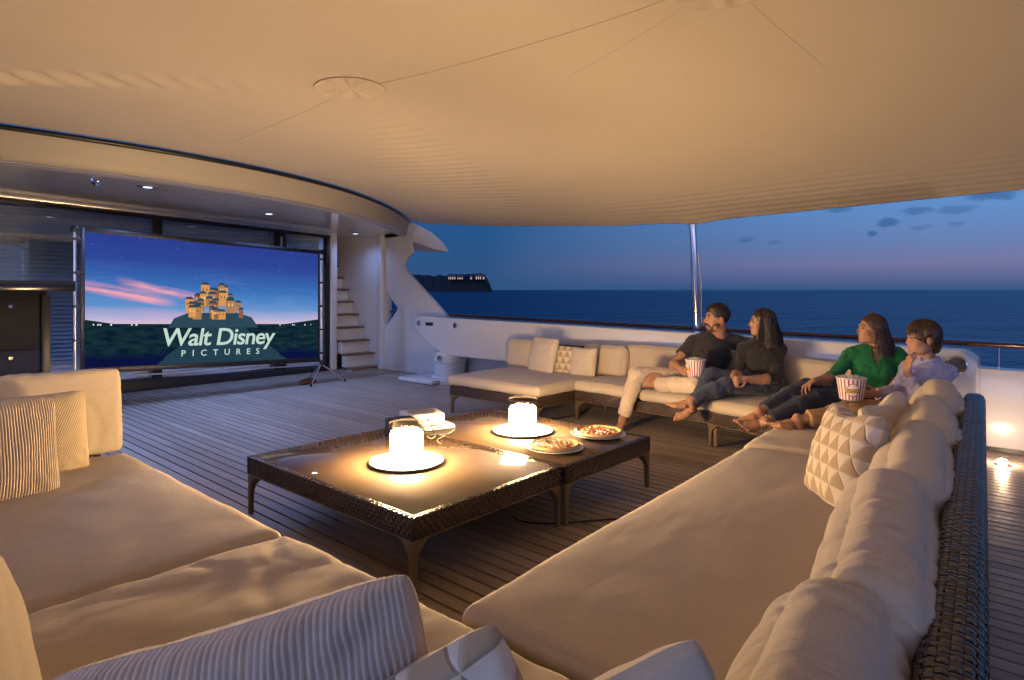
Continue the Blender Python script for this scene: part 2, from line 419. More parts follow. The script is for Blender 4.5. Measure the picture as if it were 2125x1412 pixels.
def pillow_mesh(w, h, t, n=28, pinch=0.07, wr=0.004, seed=0, rib=0.0, nrib=0, nx=None, power=0.36, chop=0.0, crn=0.07):
    """throw pillow standing in the local XZ plane, thickness along Y, centred"""
    nx = nx or n; V = []; F = []
    us = np.linspace(-1, 1, nx + 1); vs = np.linspace(-1, 1, n + 1)
    us = us if nrib else 0.6 * us + 0.4 * np.sin(us * math.pi / 2); vs = 0.6 * vs + 0.4 * np.sin(vs * math.pi / 2)
    U, Vv = np.meshgrid(us, vs, indexing='ij')
    X = w / 2 * U * (1 - pinch * (1 - Vv ** 2) * np.abs(U) ** 2); Z = h / 2 * Vv * (1 - pinch * (1 - U ** 2) * np.abs(Vv) ** 2)
    kc = 1 - crn * (np.abs(U) ** 5) * (np.abs(Vv) ** 5); X = X * kc; Z = Z * kc
    if chop: Z = Z - chop * np.exp(-(U / 0.42) ** 2) * np.clip((Vv + 0.25) / 1.25, 0, 1) ** 1.6
    T = t / 2 * (np.clip((1 - U ** 2) * (1 - Vv ** 2), 0, 1)) ** power
    rs = np.random.RandomState(seed); W = np.zeros_like(T)
    for k in range(6):
        a = rs.rand() * 7; f = 5 + 4 * k
        W += np.sin(f * (X * math.cos(a) + Z * math.sin(a)) / max(w, h) * 2.2 + rs.rand() * 7 + np.sin(3 * U + a)) / (1 + k)
    edge = np.clip(T / (t / 2), 0, 1)
    rad = np.sin(22 * np.arctan2(Vv, U)) * np.clip(np.abs(U * Vv) * 2.0, 0, 1) * edge * (1 - edge) * 4
    Wt = (W * wr + rad * wr * 1.3) * np.clip(edge * 1.5, 0, 1)
    ribs = rib * np.abs(np.cos(U * math.pi * nrib / 2)) if nrib else 0
    for sg in (-1, 1):
        Y = sg * (T + Wt * (1 if sg > 0 else 0.8) + ribs * np.clip(edge * 4, 0.25, 1))
        k = len(V); V.extend(zip(X.ravel(), Y.ravel(), Z.ravel()))
        for i in range(nx):
            for j in range(n):
                a = k + i * (n + 1) + j; q = (a, a + n + 1, a + n + 2, a + 1)
                F.append(q if sg < 0 else q[::-1])
    return mesh(V, F)

def weave_mesh(L, W, pitch, fn, amp=0.30, double=True):
    """over-under strand pieces on a surface; fn(s, t, h) -> point, s along, t across"""
    ns = max(2, int(round(L / pitch))); nt = max(2, int(round(W / pitch))); ds = L / ns; dt = W / nt
    V = []; F = []
    prof = [-0.75, 0.55, 1.0, 0.55, -0.75]
    rs = random.Random(int(L * 1000) + int(W * 977))
    for i in range(ns):
        for j in range(nt):
            hor = (i + j) % 2 == 0
            jit = rs.uniform(0.8, 1.15)
            k = len(V)
            for a in range(5):
                for b in range(3):
                    ca = (a / 4 - 0.5) * 1.9; cb = (b / 2 - 0.5) * 0.90
                    h = amp * pitch * (prof[a] * jit - (0.22 if b != 1 else 0.0))
                    if hor: s_, t_ = (i + 0.5 + ca) * ds, (j + 0.5 + cb) * dt
                    else: s_, t_ = (i + 0.5 + cb) * ds, (j + 0.5 + ca) * dt
                    V.append(tuple(fn(min(max(s_, 0), L), min(max(t_, 0), W), h)))
            for a in range(4):
                for b in range(2):
                    q = k + a * 3 + b
                    F.append((q, q + 1, q + 4, q + 3) if not hor else (q, q + 3, q + 4, q + 1))
    return mesh(V, F)
def weave_obj(name, L, W, pitch, fn, parent, m='rattan'):
    o = link_obj(name, weave_mesh(L, W, pitch, fn), m, parent, smooth=True); o['kind'] = 'stuff'; return o

# ================================================================ the setting: sea, headland, deck
SEA_Z = -6.0
sv = []; sf = []
rr = [0, 30, 80, 200, 500, 1200, 3000, 8000, 20000, 45000]; NS = 48
sv.append((0, 0, SEA_Z))
for r_ in rr[1:]:
    for k in range(NS): sv.append((r_ * math.cos(2 * math.pi * k / NS), r_ * math.sin(2 * math.pi * k / NS), SEA_Z))
for k in range(NS): sf.append((0, 1 + k, 1 + (k + 1) % NS))
for i in range(len(rr) - 2):
    for k in range(NS):
        a = 1 + i * NS + k; b = 1 + i * NS + (k + 1) % NS; sf.append((a, a + NS, b + NS, b))
tag(link_obj('sea', mesh(sv, sf), 'sea_water'), kind='structure')

def far_pt(px, D, z=SEA_Z):
    X = (px - 1062.5) / 1290 * D
    return (0.66149 * X + 0.74995 * D, -0.74995 * X + 0.66149 * D, z)
# headland 2.4 km away: ridge with a steep seaward face
HV = []; HF = []; nb = 46
rs = random.Random(3)
for i in range(nb + 1):
    t = i / nb; px = 760 + t * 262
    top = 68 + 9 * math.sin(t * 9) * 0.4 + rs.uniform(-3.5, 3.5)
    if t > 0.90: top *= max(0.0, 1 - ((t - 0.90) / 0.10) ** 2.6)
    base = far_pt(px, 2400); crest = far_pt(px + rs.uniform(-1, 1), 2480, SEA_Z + top); mid_ = far_pt(px, 2430, SEA_Z + top * 0.62 + rs.uniform(-3, 3)); back = far_pt(px, 2900, SEA_Z - 1)
    HV += [(base[0], base[1], SEA_Z - 3), mid_, crest, back]
for i in range(nb):
    for j in range(3):
        a = i * 4 + j; HF.append((a, a + 4, a + 5, a + 1))
tag(link_obj('headland', mesh(HV, HF), 'cliff', smooth=False), 'dark headland rising out of the sea beyond the crane', kind='structure')
# houses on the headland with lit windows
for n_, (px, ww, hh, wins, lab) in enumerate([
        (938, 16, 15, 4, 'pale lit villa in the middle of the headland, leftmost of the lit houses'), (955, 13, 12, 3, 'lit villa on the headland right of the leftmost lit house'),
        (978, 6, 13, 1, 'narrow lit house on the headland left of the end pair'), (993, 13, 18, 3, 'tall lit house near the seaward end of the headland'), (1004, 6, 15, 1, 'small lit house at the seaward end of the headland')]):
    c = Vector(far_pt(px, 2395, SEA_Z + 46)); w_ = ww / 1290 * 2395
    e = empty('house', c, R(-48.6)); tag(e, lab, 'house', 'lit houses on the headland')
    MB().box((-w_ / 2, 0, 0), (w_ / 2, 40, hh + 6)).obj('wall', 'villa', e)
    MB().box((-w_ / 2 - 1, -1, hh + 6), (w_ / 2 + 1, 41, hh + 7.5)).obj('roof', 'cliff', e)
    for k in range(wins):
        x0 = -w_ / 2 + w_ * (k + 0.25) / wins; wd = w_ / wins * 0.36
        MB().box((x0, -0.8, 3), (x0 + wd, -0.3, hh * 0.55 + 2)).obj('window', 'lit_window', e)

# ---- teak deck: planks run fore and aft
PL_W = 0.09; X0 = 0.50; NPL = 73
deck = MB().box((-2.2, -4.0, -0.25), (7.30, 12.6, -0.016)).obj('deck', 'caulk'); tag(deck, kind='structure')
beyond = MB().box((-2.2, -4.0, -0.016), (X0 - 0.006, 12.4, 0.0)).obj('deck_boards', 'deck_beyond', deck)
plank_cache = {}
def plank(L):
    L = round(L * 4) / 4
    if L not in plank_cache:
        b = MB(); hw = PL_W / 2 - 0.0072; b.box((-hw, 0.002, -0.018), (hw, L - 0.002, 0.0))
        bm = bmesh.new(); bm.from_mesh(b.mesh()); 
        bmesh.ops.bevel(bm, geom=[e for e in bm.edges if all(v.co.z > -0.001 for v in e.verts)], offset=0.0016, segments=1, affect='EDGES')
        me = bpy.data.meshes.new('plank'); bm.to_mesh(me); bm.free(); me.materials.append(MATS['teak']); plank_cache[L] = me
    return plank_cache[L]
rs = random.Random(11)
for i in range(NPL):
    x = X0 + (i + 0.5) * PL_W
    y = -3.5 + rs.choice([0, 0.5, 1.0, 1.5, 2.0, 2.5]); ylo = y
    cuts = [-3.75]; c_ = -3.75 + rs.choice([1.5, 2.25, 3.0, 3.75, 4.5])
    while c_ < 11.6 and len(cuts) < 4: cuts.append(c_); c_ += rs.choice([3.75, 4.25, 4.75])
    cuts.append(12.25)
    for a_, b_ in zip(cuts[:-1], cuts[1:]):
        o = bpy.data.objects.new('plank', plank(b_ - a_)); C.objects.link(o); o.parent = deck
        o.location = (x, a_, rs.uniform(-0.0008, 0.0008))

# ================================================================ bulwark, rail, crane
bw = MB().hexa([(7.08, -4, 0), (7.28, -4, 0), (7.28, 9.3, 0), (7.08, 9.3, 0)], [(7.08, -4, 0.705), (7.28, -4, 0.705), (7.28, 9.3, 0.80), (7.08, 9.3, 0.80)]).obj('bulwark', 'gelcoat', bevel=0.012)
tag(bw, 'white painted bulwark along the starboard deck edge', 'bulwark', kind='thing')
MB().hexa([(7.062, -4, 0.0), (7.079, -4, 0.0), (7.079, 9.3, 0.0), (7.062, 9.3, 0.0)], [(7.062, -4, 0.035), (7.079, -4, 0.035), (7.079, 9.3, 0.035), (7.062, 9.3, 0.035)]).obj('waterway_strip', 'black_trim', bw)
rail = empty('handrail', (7.17, 0, 0)); tag(rail, 'dark varnished wooden handrail on short steel posts above the white bulwark', 'handrail')
def rz(y): return 0.945 + 0.0112 * y
pts = [(0, y, rz(y)) for y in (-4, -2, 0, 2, 4, 6, 8, 9.3)]
rings = []
for (x, y, z) in pts:
    rings.append([(x + 0.05 * math.cos(a), y, z + 0.026 * math.sin(a)) for a in [2 * math.pi * k / 12 for k in range(12)]])
MB().loft(rings).obj('rail', 'varnished_teak', rail, smooth=True)
for k, y in enumerate([-3.1, -1.9, -0.7, 0.42, 1.55, 2.15, 4.1, 5.4, 6.7, 8.0]):
    MB().tube([(0, y, 0.70), (0, y, rz(y) - 0.02)], 0.011, 8).obj('post', 'steel', rail)

# boom crane lying along the bulwark
crane = empty('boom_crane', (6.6, 7.5, 0)); tag(crane, 'long white boom crane on a round pedestal lying along the bulwark behind the sofa', 'crane')
def bz(y): return 0.93 + 0.0125 * (y - 0.5)
yl, yr = 7.95, 0.535
prof = []   # outline in the y-z plane, local y
prof = [(yr, 0.40), (yr, bz(yr) - 0.085), (yr + 0.10, bz(yr)), (yl - 0.10, bz(yl)), (yl - 0.03, bz(yl) - 0.02), (yl + 0.005, bz(yl) - 0.07), (yl + 0.01, bz(yl) - 0.16), (yl - 0.03, bz(yl) - 0.24), (yl - 0.30, 0.62), (yl - 0.62, 0.46), (yl - 1.0, 0.425)]
MB().prism([(0, y - 7.5, z) for y, z in prof], (0.34, 0, 0), 'x').obj('boom', 'gelcoat', crane, bevel=0.016, seg=3)
py_ = 7.32
MB().lathe([(0.44, 0.0), (0.44, 0.05), (0.41, 0.065), (0.41, 0.075)], 40, (0.20, py_ - 7.5, 0)).obj('base_plate', 'gelcoat', crane, smooth=True)
MB().box((-0.36, py_ - 7.5 - 0.20, 0.001), (0.42, py_ - 7.5 + 0.62, 0.07)).obj('plinth', 'gelcoat', crane, bevel=0.03)
MB().lathe([(0.31, 0.07), (0.31, 0.10), (0.25, 0.115), (0.25, 0.30), (0.27, 0.31), (0.27, 0.36), (0.24, 0.40), (0.24, 0.47)], 40, (0.20, py_ - 7.5, 0)).obj('pedestal', 'gelcoat', crane, smooth=True)
MB().lathe([(0.04, 0), (0.04, 0.02), (0.025, 0.025)], 16).obj('bolt', 'steel', crane, loc=(-0.004, 7.83 - 7.5, 0.915), rot=(0, R(-90), 0))
MB().lathe([(0.045, 0), (0.045, 0.015), (0.03, 0.02)], 16).obj('cover_cap', 'steel', crane, loc=(-0.004, 6.98 - 7.5, 0.90), rot=(0, R(-90), 0))
MB().lathe([(0.042, 0), (0.042, 0.03), (0.02, 0.035)], 16).obj('bolt', 'steel', crane, loc=(-0.06, py_ - 7.5 - 0.06, 0.385), rot=(0, R(-90), 0))
MB().box((-0.004, 7.50 - 7.5, 0.875), (-0.001, 7.68 - 7.5, 0.93)).obj('name_plate', 'cabinet', crane)
mat('grille_grey', (0.16, 0.15, 0.145), 0.5, build=mottled((0.16, 0.15, 0.145), 0.3, 60))
vent = MB().lathe([(0.0, 0.002), (0.012, 0.014), (0.014, 0.004), (0.040, 0.006), (0.062, 0.010), (0.070, 0.018), (0.075, 0.0)], 32).obj('speaker_grille', 'grille_grey', crane, smooth=True, loc=(-0.002, 0.676 - 7.5, 0.800), rot=(0, R(-90), 0))
MB().lathe([(0.076, 0.0), (0.080, 0.010), (0.072, 0.016)], 32, cap=False).obj('rim', 'steel', vent)

# ================================================================ side plate, superstructure
def plate(name, outline, x, th, m, parent=None, bevel=0.008):
    return MB().prism([(x, y, z) for y, z in outline], (th, 0, 0), 'x').obj(name, m, parent, bevel=bevel)
ol = [(9.31, 2.60), (8.60, 2.42), (8.52, 2.10), (8.62, 2.04), (8.70, 1.985), (8.745, 1.935), (8.758, 1.890), (8.745, 1.845), (8.70, 1.805), (8.60, 1.733), (8.0, 1.30), (7.55, 0.965), (7.55, 0.70), (7.55, 0.0), (9.31, 0.0), (9.31, 0.82), (9.20, 0.82), (8.93, 1.08), (8.91, 1.13), (9.10, 1.29), (9.31, 1.486)]
fp = plate('side_wing', ol, 7.0, 0.07, 'gelcoat'); tag(fp, 'white curved wing plate sweeping down from the roof to the bulwark with an angular opening', 'wing plate')
wall_o = MB().box((7.005, 9.312, 0.0), (7.18, 12.4, 2.62)).obj('stair_wall', 'gelcoat', bevel=0.006); tag(wall_o, 'white side wall of the stairwell behind the outer pillar', 'wall')
wall_b = MB().box((6.0, 12.4, 0.0), (7.2, 12.5, 2.9)).obj('stair_end_wall', 'gelcoat'); tag(wall_b, 'white wall at the top of the stairwell', 'wall')
p1 = MB().box((6.234, 9.85, 0.0), (6.372, 10.03, 2.60)).obj('pillar', 'gelcoat', bevel=0.02, seg=3); tag(p1, 'white pillar between the glass wall and the stairs', 'pillar')
p2 = MB().box((6.93, 9.28, 0.0), (7.10, 9.42, 2.55)).obj('pillar', 'gelcoat', bevel=0.02, seg=3); tag(p2, 'white pillar on the outer side of the stairs', 'pillar')
stair = empty('staircase', (6.65, 9.6, 0)); tag(stair, 'white staircase with teak treads climbing behind the pillars', 'staircase')
for k in range(9):
    y0 = 9.57 + 0.168 * (k - 1); z1 = 0.289 + 0.2355 * (k - 1)
    z0 = 0.0 if k == 0 else z1 - 0.2355
    MB().box((-0.24, y0 + 0.045 - 9.6, z0 + 0.001), (0.345, y0 + 0.20 - 9.6, z1 - 0.032)).obj('riser', 'gelcoat', stair)
    MB().box((-0.25, y0 - 9.6, z1 - 0.030), (0.35, y0 + 0.235 - 9.6, z1)).obj('tread', 'tread_teak', stair, bevel=0.008)
st_in = MB().box((6.30, 10.04, 0.0), (6.36, 12.4, 2.6)).obj('stair_inner_wall', 'gelcoat'); tag(st_in, 'white inner wall of the stairwell behind the near pillar', 'wall')

# overhang of the deck above: curved in plan, straight soffit
def yo(x):
    return 5.93 + 0.094 * max(0, x - 1.7) ** 2 + 0.05 * max(0, 1.7 - x) ** 2
xs = [-2.6 + 0.2 * i for i in range(49)]     # to 7.0
def ztop(x): return 2.66 if x < 4.5 else 2.66 - 0.012 * (x - 4.5)
def zbot(x): return 2.43 - 0.006 * max(0, x - 3)
ov = empty('roof_overhang', (2.6, 8.0, 0)); tag(ov, 'curved white overhang of the deck above with a downlit soffit', 'overhang')
OX, OY = 2.6, 8.0
V = []; F = []
for x in xs:
    y = yo(x)
    V += [(x - OX, y - OY, ztop(x)), (x - OX, y + 0.03 - OY, ztop(x) - 0.05), (x - OX, y + 0.085 - OY, zbot(x) + 0.05), (x - OX, y + 0.10 - OY, zbot(x) + 0.012), (x - OX, y + 0.13 - OY, zbot(x)), (x - OX, y + 0.30 - OY, zbot(x) + 0.004)]
for i in range(len(xs) - 1):
    for j in range(5):
        a = i * 6 + j; F.append((a, a + 1, a + 7, a + 6))
link_obj('fascia', mesh(V, F), 'fascia_paint', ov, smooth=True)
V = []; F = []
def zsof(x): return 2.635 - 0.037 * (x - 1.6)
for x in xs:
    y = yo(x); zb = zbot(x) + 0.004
    V += [(x - OX, y + 0.30 - OY, zb), (x - OX, y + 0.36 - OY, zsof(x) + 0.02), (x - OX, 9.80 - OY, zsof(x) + 0.02), (x - OX, 12.5 - OY, zsof(x) + 0.02)]
for i in range(len(xs) - 1):
    for j in range(3):
        a = i * 4 + j; F.append((a, a + 1, a + 5, a + 4))
link_obj('soffit', mesh(V, F), 'soffit', ov)
V = []; F = []
for x in xs: V += [(x - OX, yo(x) - OY, ztop(x)), (x - OX, yo(x) + 0.5 - OY, ztop(x) + 0.25), (x - OX, 12.6 - OY, 2.95)]
for i in range(len(xs) - 1):
    for j in range(2): a = i * 3 + j; F.append((a, a + 3, a + 4, a + 1))
link_obj('roof', mesh(V, F), 'gelcoat', ov)
# drooping tip of the overhang at the ship's side
tb = MB()
TT = [(7.0, yo(7.0), ztop(7.0)), (7.25, 8.62, 2.60), (7.42, 8.46, 2.48), (7.52, 8.28, 2.30), (7.56, 8.17, 2.14)]
TB = [(7.0, yo(7.0) + 0.11, zbot(7.0)), (7.15, 8.75, 2.33), (7.30, 8.58, 2.26), (7.42, 8.40, 2.18), (7.555, 8.19, 2.125)]
TK = [(7.0, 9.4, 2.40), (7.15, 9.3, 2.30), (7.32, 9.1, 2.22), (7.45, 8.8, 2.16), (7.56, 8.30, 2.13)]
TR = [(7.0, 9.4, 2.70), (7.25, 9.3, 2.62), (7.42, 9.1, 2.50), (7.52, 8.8, 2.32), (7.57, 8.30, 2.15)]
tb.loft([[Vector(p) - Vector((OX, OY, 0)) for p in q] for q in zip(TT, TB, TK, TR)])
tb.obj('wing_tip', 'gelcoat', ov, smooth=True)
MB().tube([(x - OX, yo(x) - 0.012 - OY, ztop(x) + 0.012) for x in xs], 0.022, 8).obj('gasket', 'black_trim', ov, smooth=True)
MB().tube([(x - OX, yo(x) + 0.105 - OY, zbot(x) + 0.004) for x in xs], 0.006, 6).obj('drip_edge', 'steel', ov, smooth=True)
ADDED_SPOT_W = 250.0
mat('led_lens', (0.7, 0.75, 0.8), 0.3, emit=(0.6, 0.72, 1.0), es=3.0, build=mottled((0.7, 0.75, 0.8), 0.05, 20))
for (x, y) in [(1.35, 6.95), (2.55, 7.75), (4.40, 8.55), (6.55, 9.55)]:
    dl = MB().lathe([(0.10, 0.0), (0.105, -0.008), (0.07, -0.012), (0.06, -0.004)], 28).obj('downlight', 'aluminium', ov, smooth=True, loc=(x - OX, y - OY, zsof(x) + 0.019))
    MB().lathe([(0.055, 0.0), (0.045, -0.010), (0.0, -0.014)], 20, cap=False).obj('lens', 'led_lens', dl, smooth=True)
    sp = bpy.data.lights.new('added_blue_spot', 'SPOT'); sp.energy = ADDED_SPOT_W if x < 6 else 22.0; sp.color = (0.27, 0.43, 1.0); sp.spot_size = R(150); sp.spot_blend = 0.9; sp.shadow_soft_size = 0.05  # spot added to throw blue on the deck, standing in for the screen's light
    so = bpy.data.objects.new('added_blue_spot', sp); C.objects.link(so); so.parent = dl; so.location = (0, 0, -0.03)
dome = MB().lathe([(0.06, 0.0), (0.06, -0.02), (0.05, -0.05), (0.028, -0.075), (0.0, -0.082)], 20, cap=False).obj('dome_camera', 'steel', ov, smooth=True, loc=(2.15, 7.75, 0))
dome.location = (2.05 - OX, 7.75 - OY, zsof(2.05) + 0.02)
sp_ = MB().lathe([(0.20, 0.0), (0.20, -0.008), (0.185, -0.012), (0.0, -0.012)], 36, cap=False).obj('ceiling_speaker', 'gelcoat', ov, smooth=True, loc=(1.15 - OX, 6.62 - OY, zsof(1.15) + 0.019))

# glass wall with blinds
gw = empty('glass_wall', (3.0, 9.92, 0)); tag(gw, 'black framed sliding glass wall with lowered blinds behind the projection screen', 'glass wall')
def wt(x): return 2.598 - 0.0365 * (x - 1.591)     # top line
def wb(x): return max(0.0, 0.097 - 0.0365 * (x - 2.946))
GX = 3.0
def bar(name, x0, x1, za0, za1, zb0, zb1, y0, y1, m='black_trim', parent=gw, bevel=0.006):
    return MB().hexa([(x0 - GX, y0 - 9.92, za0), (x1 - GX, y0 - 9.92, zb0), (x1 - GX, y1 - 9.92, zb0), (x0 - GX, y1 - 9.92, za0)],
                     [(x0 - GX, y0 - 9.92, za1), (x1 - GX, y0 - 9.92, zb1), (x1 - GX, y1 - 9.92, zb1), (x0 - GX, y1 - 9.92, za1)]).obj(name, m, parent, bevel=bevel)
bar('top_rail', -1.5, 6.23, wt(-1.5) - 0.045, wt(-1.5), wt(6.23) - 0.045, wt(6.23), 9.86, 9.98)
bar('header', -1.5, 6.23, wt(-1.5) + 0.002, wt(-1.5) + 0.07, wt(6.23) + 0.002, wt(6.23) + 0.07, 9.82, 9.98, 'aluminium')
bar('bottom_rail', -1.5, 6.23, 0.0, wb(-1.5) + 0.07, 0.0, wb(6.23) + 0.07, 9.86, 9.98)
MUL = [(-1.5, -1.42), (1.30, 1.40), (3.335, 3.445), (5.21, 5.39), (6.15, 6.23)]
for a, b in MUL:
    bar('mullion', a, b, wb(a) + 0.071, wt(a) - 0.046, wb(b) + 0.071, wt(b) - 0.046, 9.87, 9.97)
MB().box((5.285 - GX, -0.056, 0.2), (5.315 - GX, -0.0505, 2.35)).obj('mullion_trim', 'aluminium', gw)
for (a, b), (c_, d_) in zip(MUL[:-1], MUL[1:]):
    bar('pane', b + 0.001, c_ - 0.001, wb(b) + 0.072, wt(b) - 0.047, wb(c_) + 0.072, wt(c_) - 0.047, 9.915, 9.925, 'window_glass', bevel=0)
    bl = MB(); z = 0.12
    while z < 2.52:
        bl.add([(b + 0.01 - GX, 0.145, z), (c_ - 0.01 - GX, 0.145, z), (c_ - 0.01 - GX, 0.185, z + 0.046), (b + 0.01 - GX, 0.185, z + 0.046)], [(0, 1, 2, 3)])
        bl.add([(b + 0.01 - GX, 0.185, z + 0.046), (c_ - 0.01 - GX, 0.185, z + 0.046), (c_ - 0.01 - GX, 0.145, z + 0.056), (b + 0.01 - GX, 0.145, z + 0.056)], [(0, 1, 2, 3)])
        z += 0.056
    o = bl.obj('blind', 'blind', gw); o['kind'] = 'stuff'
MB().box((-1.5 - GX, 0.30, 0.0), (6.2 - GX, 0.36, 2.6)).obj('inner_wall', 'cabinet', gw)

# bar counter
barc = empty('bar_counter', (0.2, 7.85, 0)); tag(barc, 'dark bar counter with a black stone top at the left edge', 'bar counter')
MB().box((-2.0, -0.45, 1.435), (1.58, 0.45, 1.540)).obj('stone_top', 'black_stone', barc, bevel=0.006)
MB().box((-2.0, -0.20, 0.0), (1.40, 0.40, 1.434)).obj('cabinet', 'cabinet', barc, bevel=0.004)
for k, (z0, z1) in enumerate([(0.10, 0.46), (0.47, 0.86), (0.87, 1.36)]):
    d_ = MB().box((-0.6, -0.222, z0), (1.33, -0.202, z1)).obj('drawer', 'cabinet', barc, bevel=0.004)
    MB().lathe([(0.018, 0), (0.018, 0.02)], 14).obj('knob', 'steel', d_, loc=(1.10, -0.222, z1 - 0.07), rot=(R(90), 0, 0))
MB().box((1.345, -0.235, 0.02), (1.42, -0.20, 1.40)).obj('side_post', 'black_trim', barc, bevel=0.003)

# ================================================================ awning
XC, HB = 2.62, 4.46
PK = [(2.53, 3.75), (2.82, 1.17)]
def z_edge(y):
    P = [(-5, 2.50), (-2, 2.38), (0.24, 2.335), (2.2, 2.29), (3.3, 2.268), (4.4, 2.30), (6.5, 2.44), (8.45, 2.612), (9, 2.63)]
    for (a, za), (b, zb_) in zip(P[:-1], P[1:]):
        if a <= y <= b: return za + (zb_ - za) * (y - a) / (b - a)
    return P[-1][1]
def awn_z(x, y):
    c = 1 - min(1, abs(x - XC) / HB) ** 2.1
    zc = 2.84 - 0.15 * min(1, max(0, (y - 3.4) / 2.6)) ** 1.5
    z = z_edge(y) * (1 - c) + zc * c
    for (px, py) in PK:
        r_ = math.hypot(x - px, y - py); z += 0.05 * math.exp(-(r_ / 0.45) ** 1.4)
    # lifted towards the tack over the pole
    r_ = math.hypot(x - 7.07, y - 3.3); z -= 0.02 * math.exp(-(r_ / 0.25) ** 2)
    # gathers: fan forward of the first peak, puckers towards port
    fx, fy = x - 2.53, y - 3.75
    rr_ = math.hypot(fx, fy); an = math.atan2(fx, fy)
    wgt = math.exp(-((an - 0.98) / 0.20) ** 2) * min(1, rr_ / 1.0) * (1 if rr_ < 4.4 else max(0, 1 - (rr_ - 4.4)))
    z += 0.011 * wgt * math.sin(rr_ * 2 * math.pi / 0.15 + an * 3)
    tx, ty = (0.15 - 2.53), (5.05 - 3.75); tl = math.hypot(tx, ty); tx /= tl; ty /= tl
    s_ = fx * tx + fy * ty; d_ = fx * ty - fy * tx
    if s_ > 0.15:
        wg = math.exp(-((d_ / 0.13) ** 4)) * min(1, (s_ / 2.0)) ** 1.8
        z += 0.060 * wg * (abs(math.sin((s_ + 0.5 * d_) * math.pi / 0.17)) - 0.5)
        z -= 0.010 * wg
    edge = max(0, abs(x - XC) / HB - 0.72) / 0.28
    z += 0.004 * edge * math.sin(x * 46 + 0.9 * math.sin(y * 0.9)) * (1 if x > XC else 0.4)
    return z
NX, NY = 420, 340
V = []; F = []
xa = np.linspace(XC - HB, XC + HB, NX + 1)
for i in range(NX + 1):
    x = xa[i]; yf = yo(x) - 0.035
    for j in range(NY + 1):
        t = j / NY; y = -4.2 + (yf + 4.2) * t
        z = awn_z(x, y)
        # droop where it meets the gasket
        k_ = max(0, 1 - (yf - y) / 0.55); zt = ztop(x) + 0.035
        z = z * (1 - k_ ** 1.6) + zt * k_ ** 1.6
        V.append((x - XC, y - 2.0, z))
for i in range(NX):
    for j in range(NY):
        a = i * (NY + 1) + j; F.append((a, a + 1, a + NY + 2, a + NY + 1))
aw = empty('awning', (XC, 2.0, 0)); tag(aw, 'large cream fabric awning stretched over the deck with two peaks', 'awning')
cl_o = link_obj('canopy', mesh(V, F), 'awning_cloth', aw, smooth=True)
md = cl_o.modifiers.new('thick', 'SOLIDIFY'); md.thickness = 0.004; md.offset = -1
def seam(pts, r=0.0035, name='seam'):
    return MB().tube([(x - XC, y - 2.0, awn_z(x, y) - 0.001) for x, y in pts], r, 5).obj(name, 'seam', aw, smooth=True)
def lerp2(a, b, n): return [(a[0] + (b[0] - a[0]) * i / n, a[1] + (b[1] - a[1]) * i / n) for i in range(n + 1)]
seam(lerp2((2.55, 3.98), (2.45, 5.35), 16), 0.0014); seam(lerp2((2.60, 3.52), (2.78, 1.41), 22), 0.0016)
for a_ in (20, 55, 95, 140):
    q = (2.82 + 0.24 * math.sin(R(a_)), 1.17 + 0.24 * math.cos(R(a_)))
    seam(lerp2(q, (2.82 + 1.3 * math.sin(R(a_)), 1.17 + 1.3 * math.cos(R(a_))), 16), 0.0008)
for (px, py) in PK:
    V = []; F = []; n1, n2 = 96, 10
    for i in range(n2 + 1):
        r_ = 0.245 * i / n2
        for k in range(n1):
            a = 2 * math.pi * k / n1; x, y = px + r_ * math.cos(a), py + r_ * math.sin(a)
            w_ = 0.012 * math.sin(a * 9 + 1.2 * math.sin(a * 3)) * (i / n2) * (1 - (i / n2) ** 6)
            V.append((x - XC, y - 2.0, awn_z(x, y) - 0.007 + w_ - 0.0 * i))
    for i in range(n2):
        for k in range(n1):
            a = i * n1 + k; b = i * n1 + (k + 1) % n1; F.append((a, b, b + n1, a + n1))
    pt = link_obj('peak_patch', mesh(V, F), 'awning_cloth', aw, smooth=True)
    MB().tube([(px + 0.247 * math.cos(a) - XC, py + 0.247 * math.sin(a) - 2.0, awn_z(px + 0.247 * math.cos(a), py + 0.247 * math.sin(a)) - 0.005) for a in [2 * math.pi * k / 60 for k in range(61)]], 0.0026, 5).obj('hem', 'seam', pt, smooth=True)
# steel pole carrying the awning at the ship's side
pole = empty('awning_pole', (7.12, 3.30, 0.74)); tag(pole, 'polished steel pole holding up the awning at the bulwark', 'pole')
MB().tube([(0.04, 0, -0.02), (-0.045, 0.03, 1.50)], 0.046, 24).obj('tube', 'steel', pole, smooth=True)
MB().lathe([(0.085, 0), (0.085, 0.02), (0.06, 0.05)], 20, (0.04, 0, -0.01)).obj('foot', 'steel', pole, smooth=True)
MB().tube([(-0.05, 0.03, 1.46), (-0.05, 0.14, 1.53), (-0.06, 0.25, 1.56)], 0.006, 6).obj('lashing', 'seam', pole)
MB().tube([(-0.05, 0.03, 1.46), (-0.05, -0.10, 1.53), (-0.06, -0.18, 1.54)], 0.006, 6).obj('lashing', 'seam', pole)
lp = [(0.05 + 0.03 * math.sin(k * 1.1), -0.045 + 0.035 * math.cos(k * 0.9), 0.28 + 0.10 * math.sin(k * 0.37) - 0.002 * k) for k in range(60)]
MB().tube(lp, 0.005, 5).obj('rope_coil', 'seam', pole)
MB().tube([(0.02, -0.05, 0.3), (0.0, -0.055, 0.8), (-0.035, 0.0, 1.4)], 0.004, 5).obj('halyard', 'cushion_pale', pole)

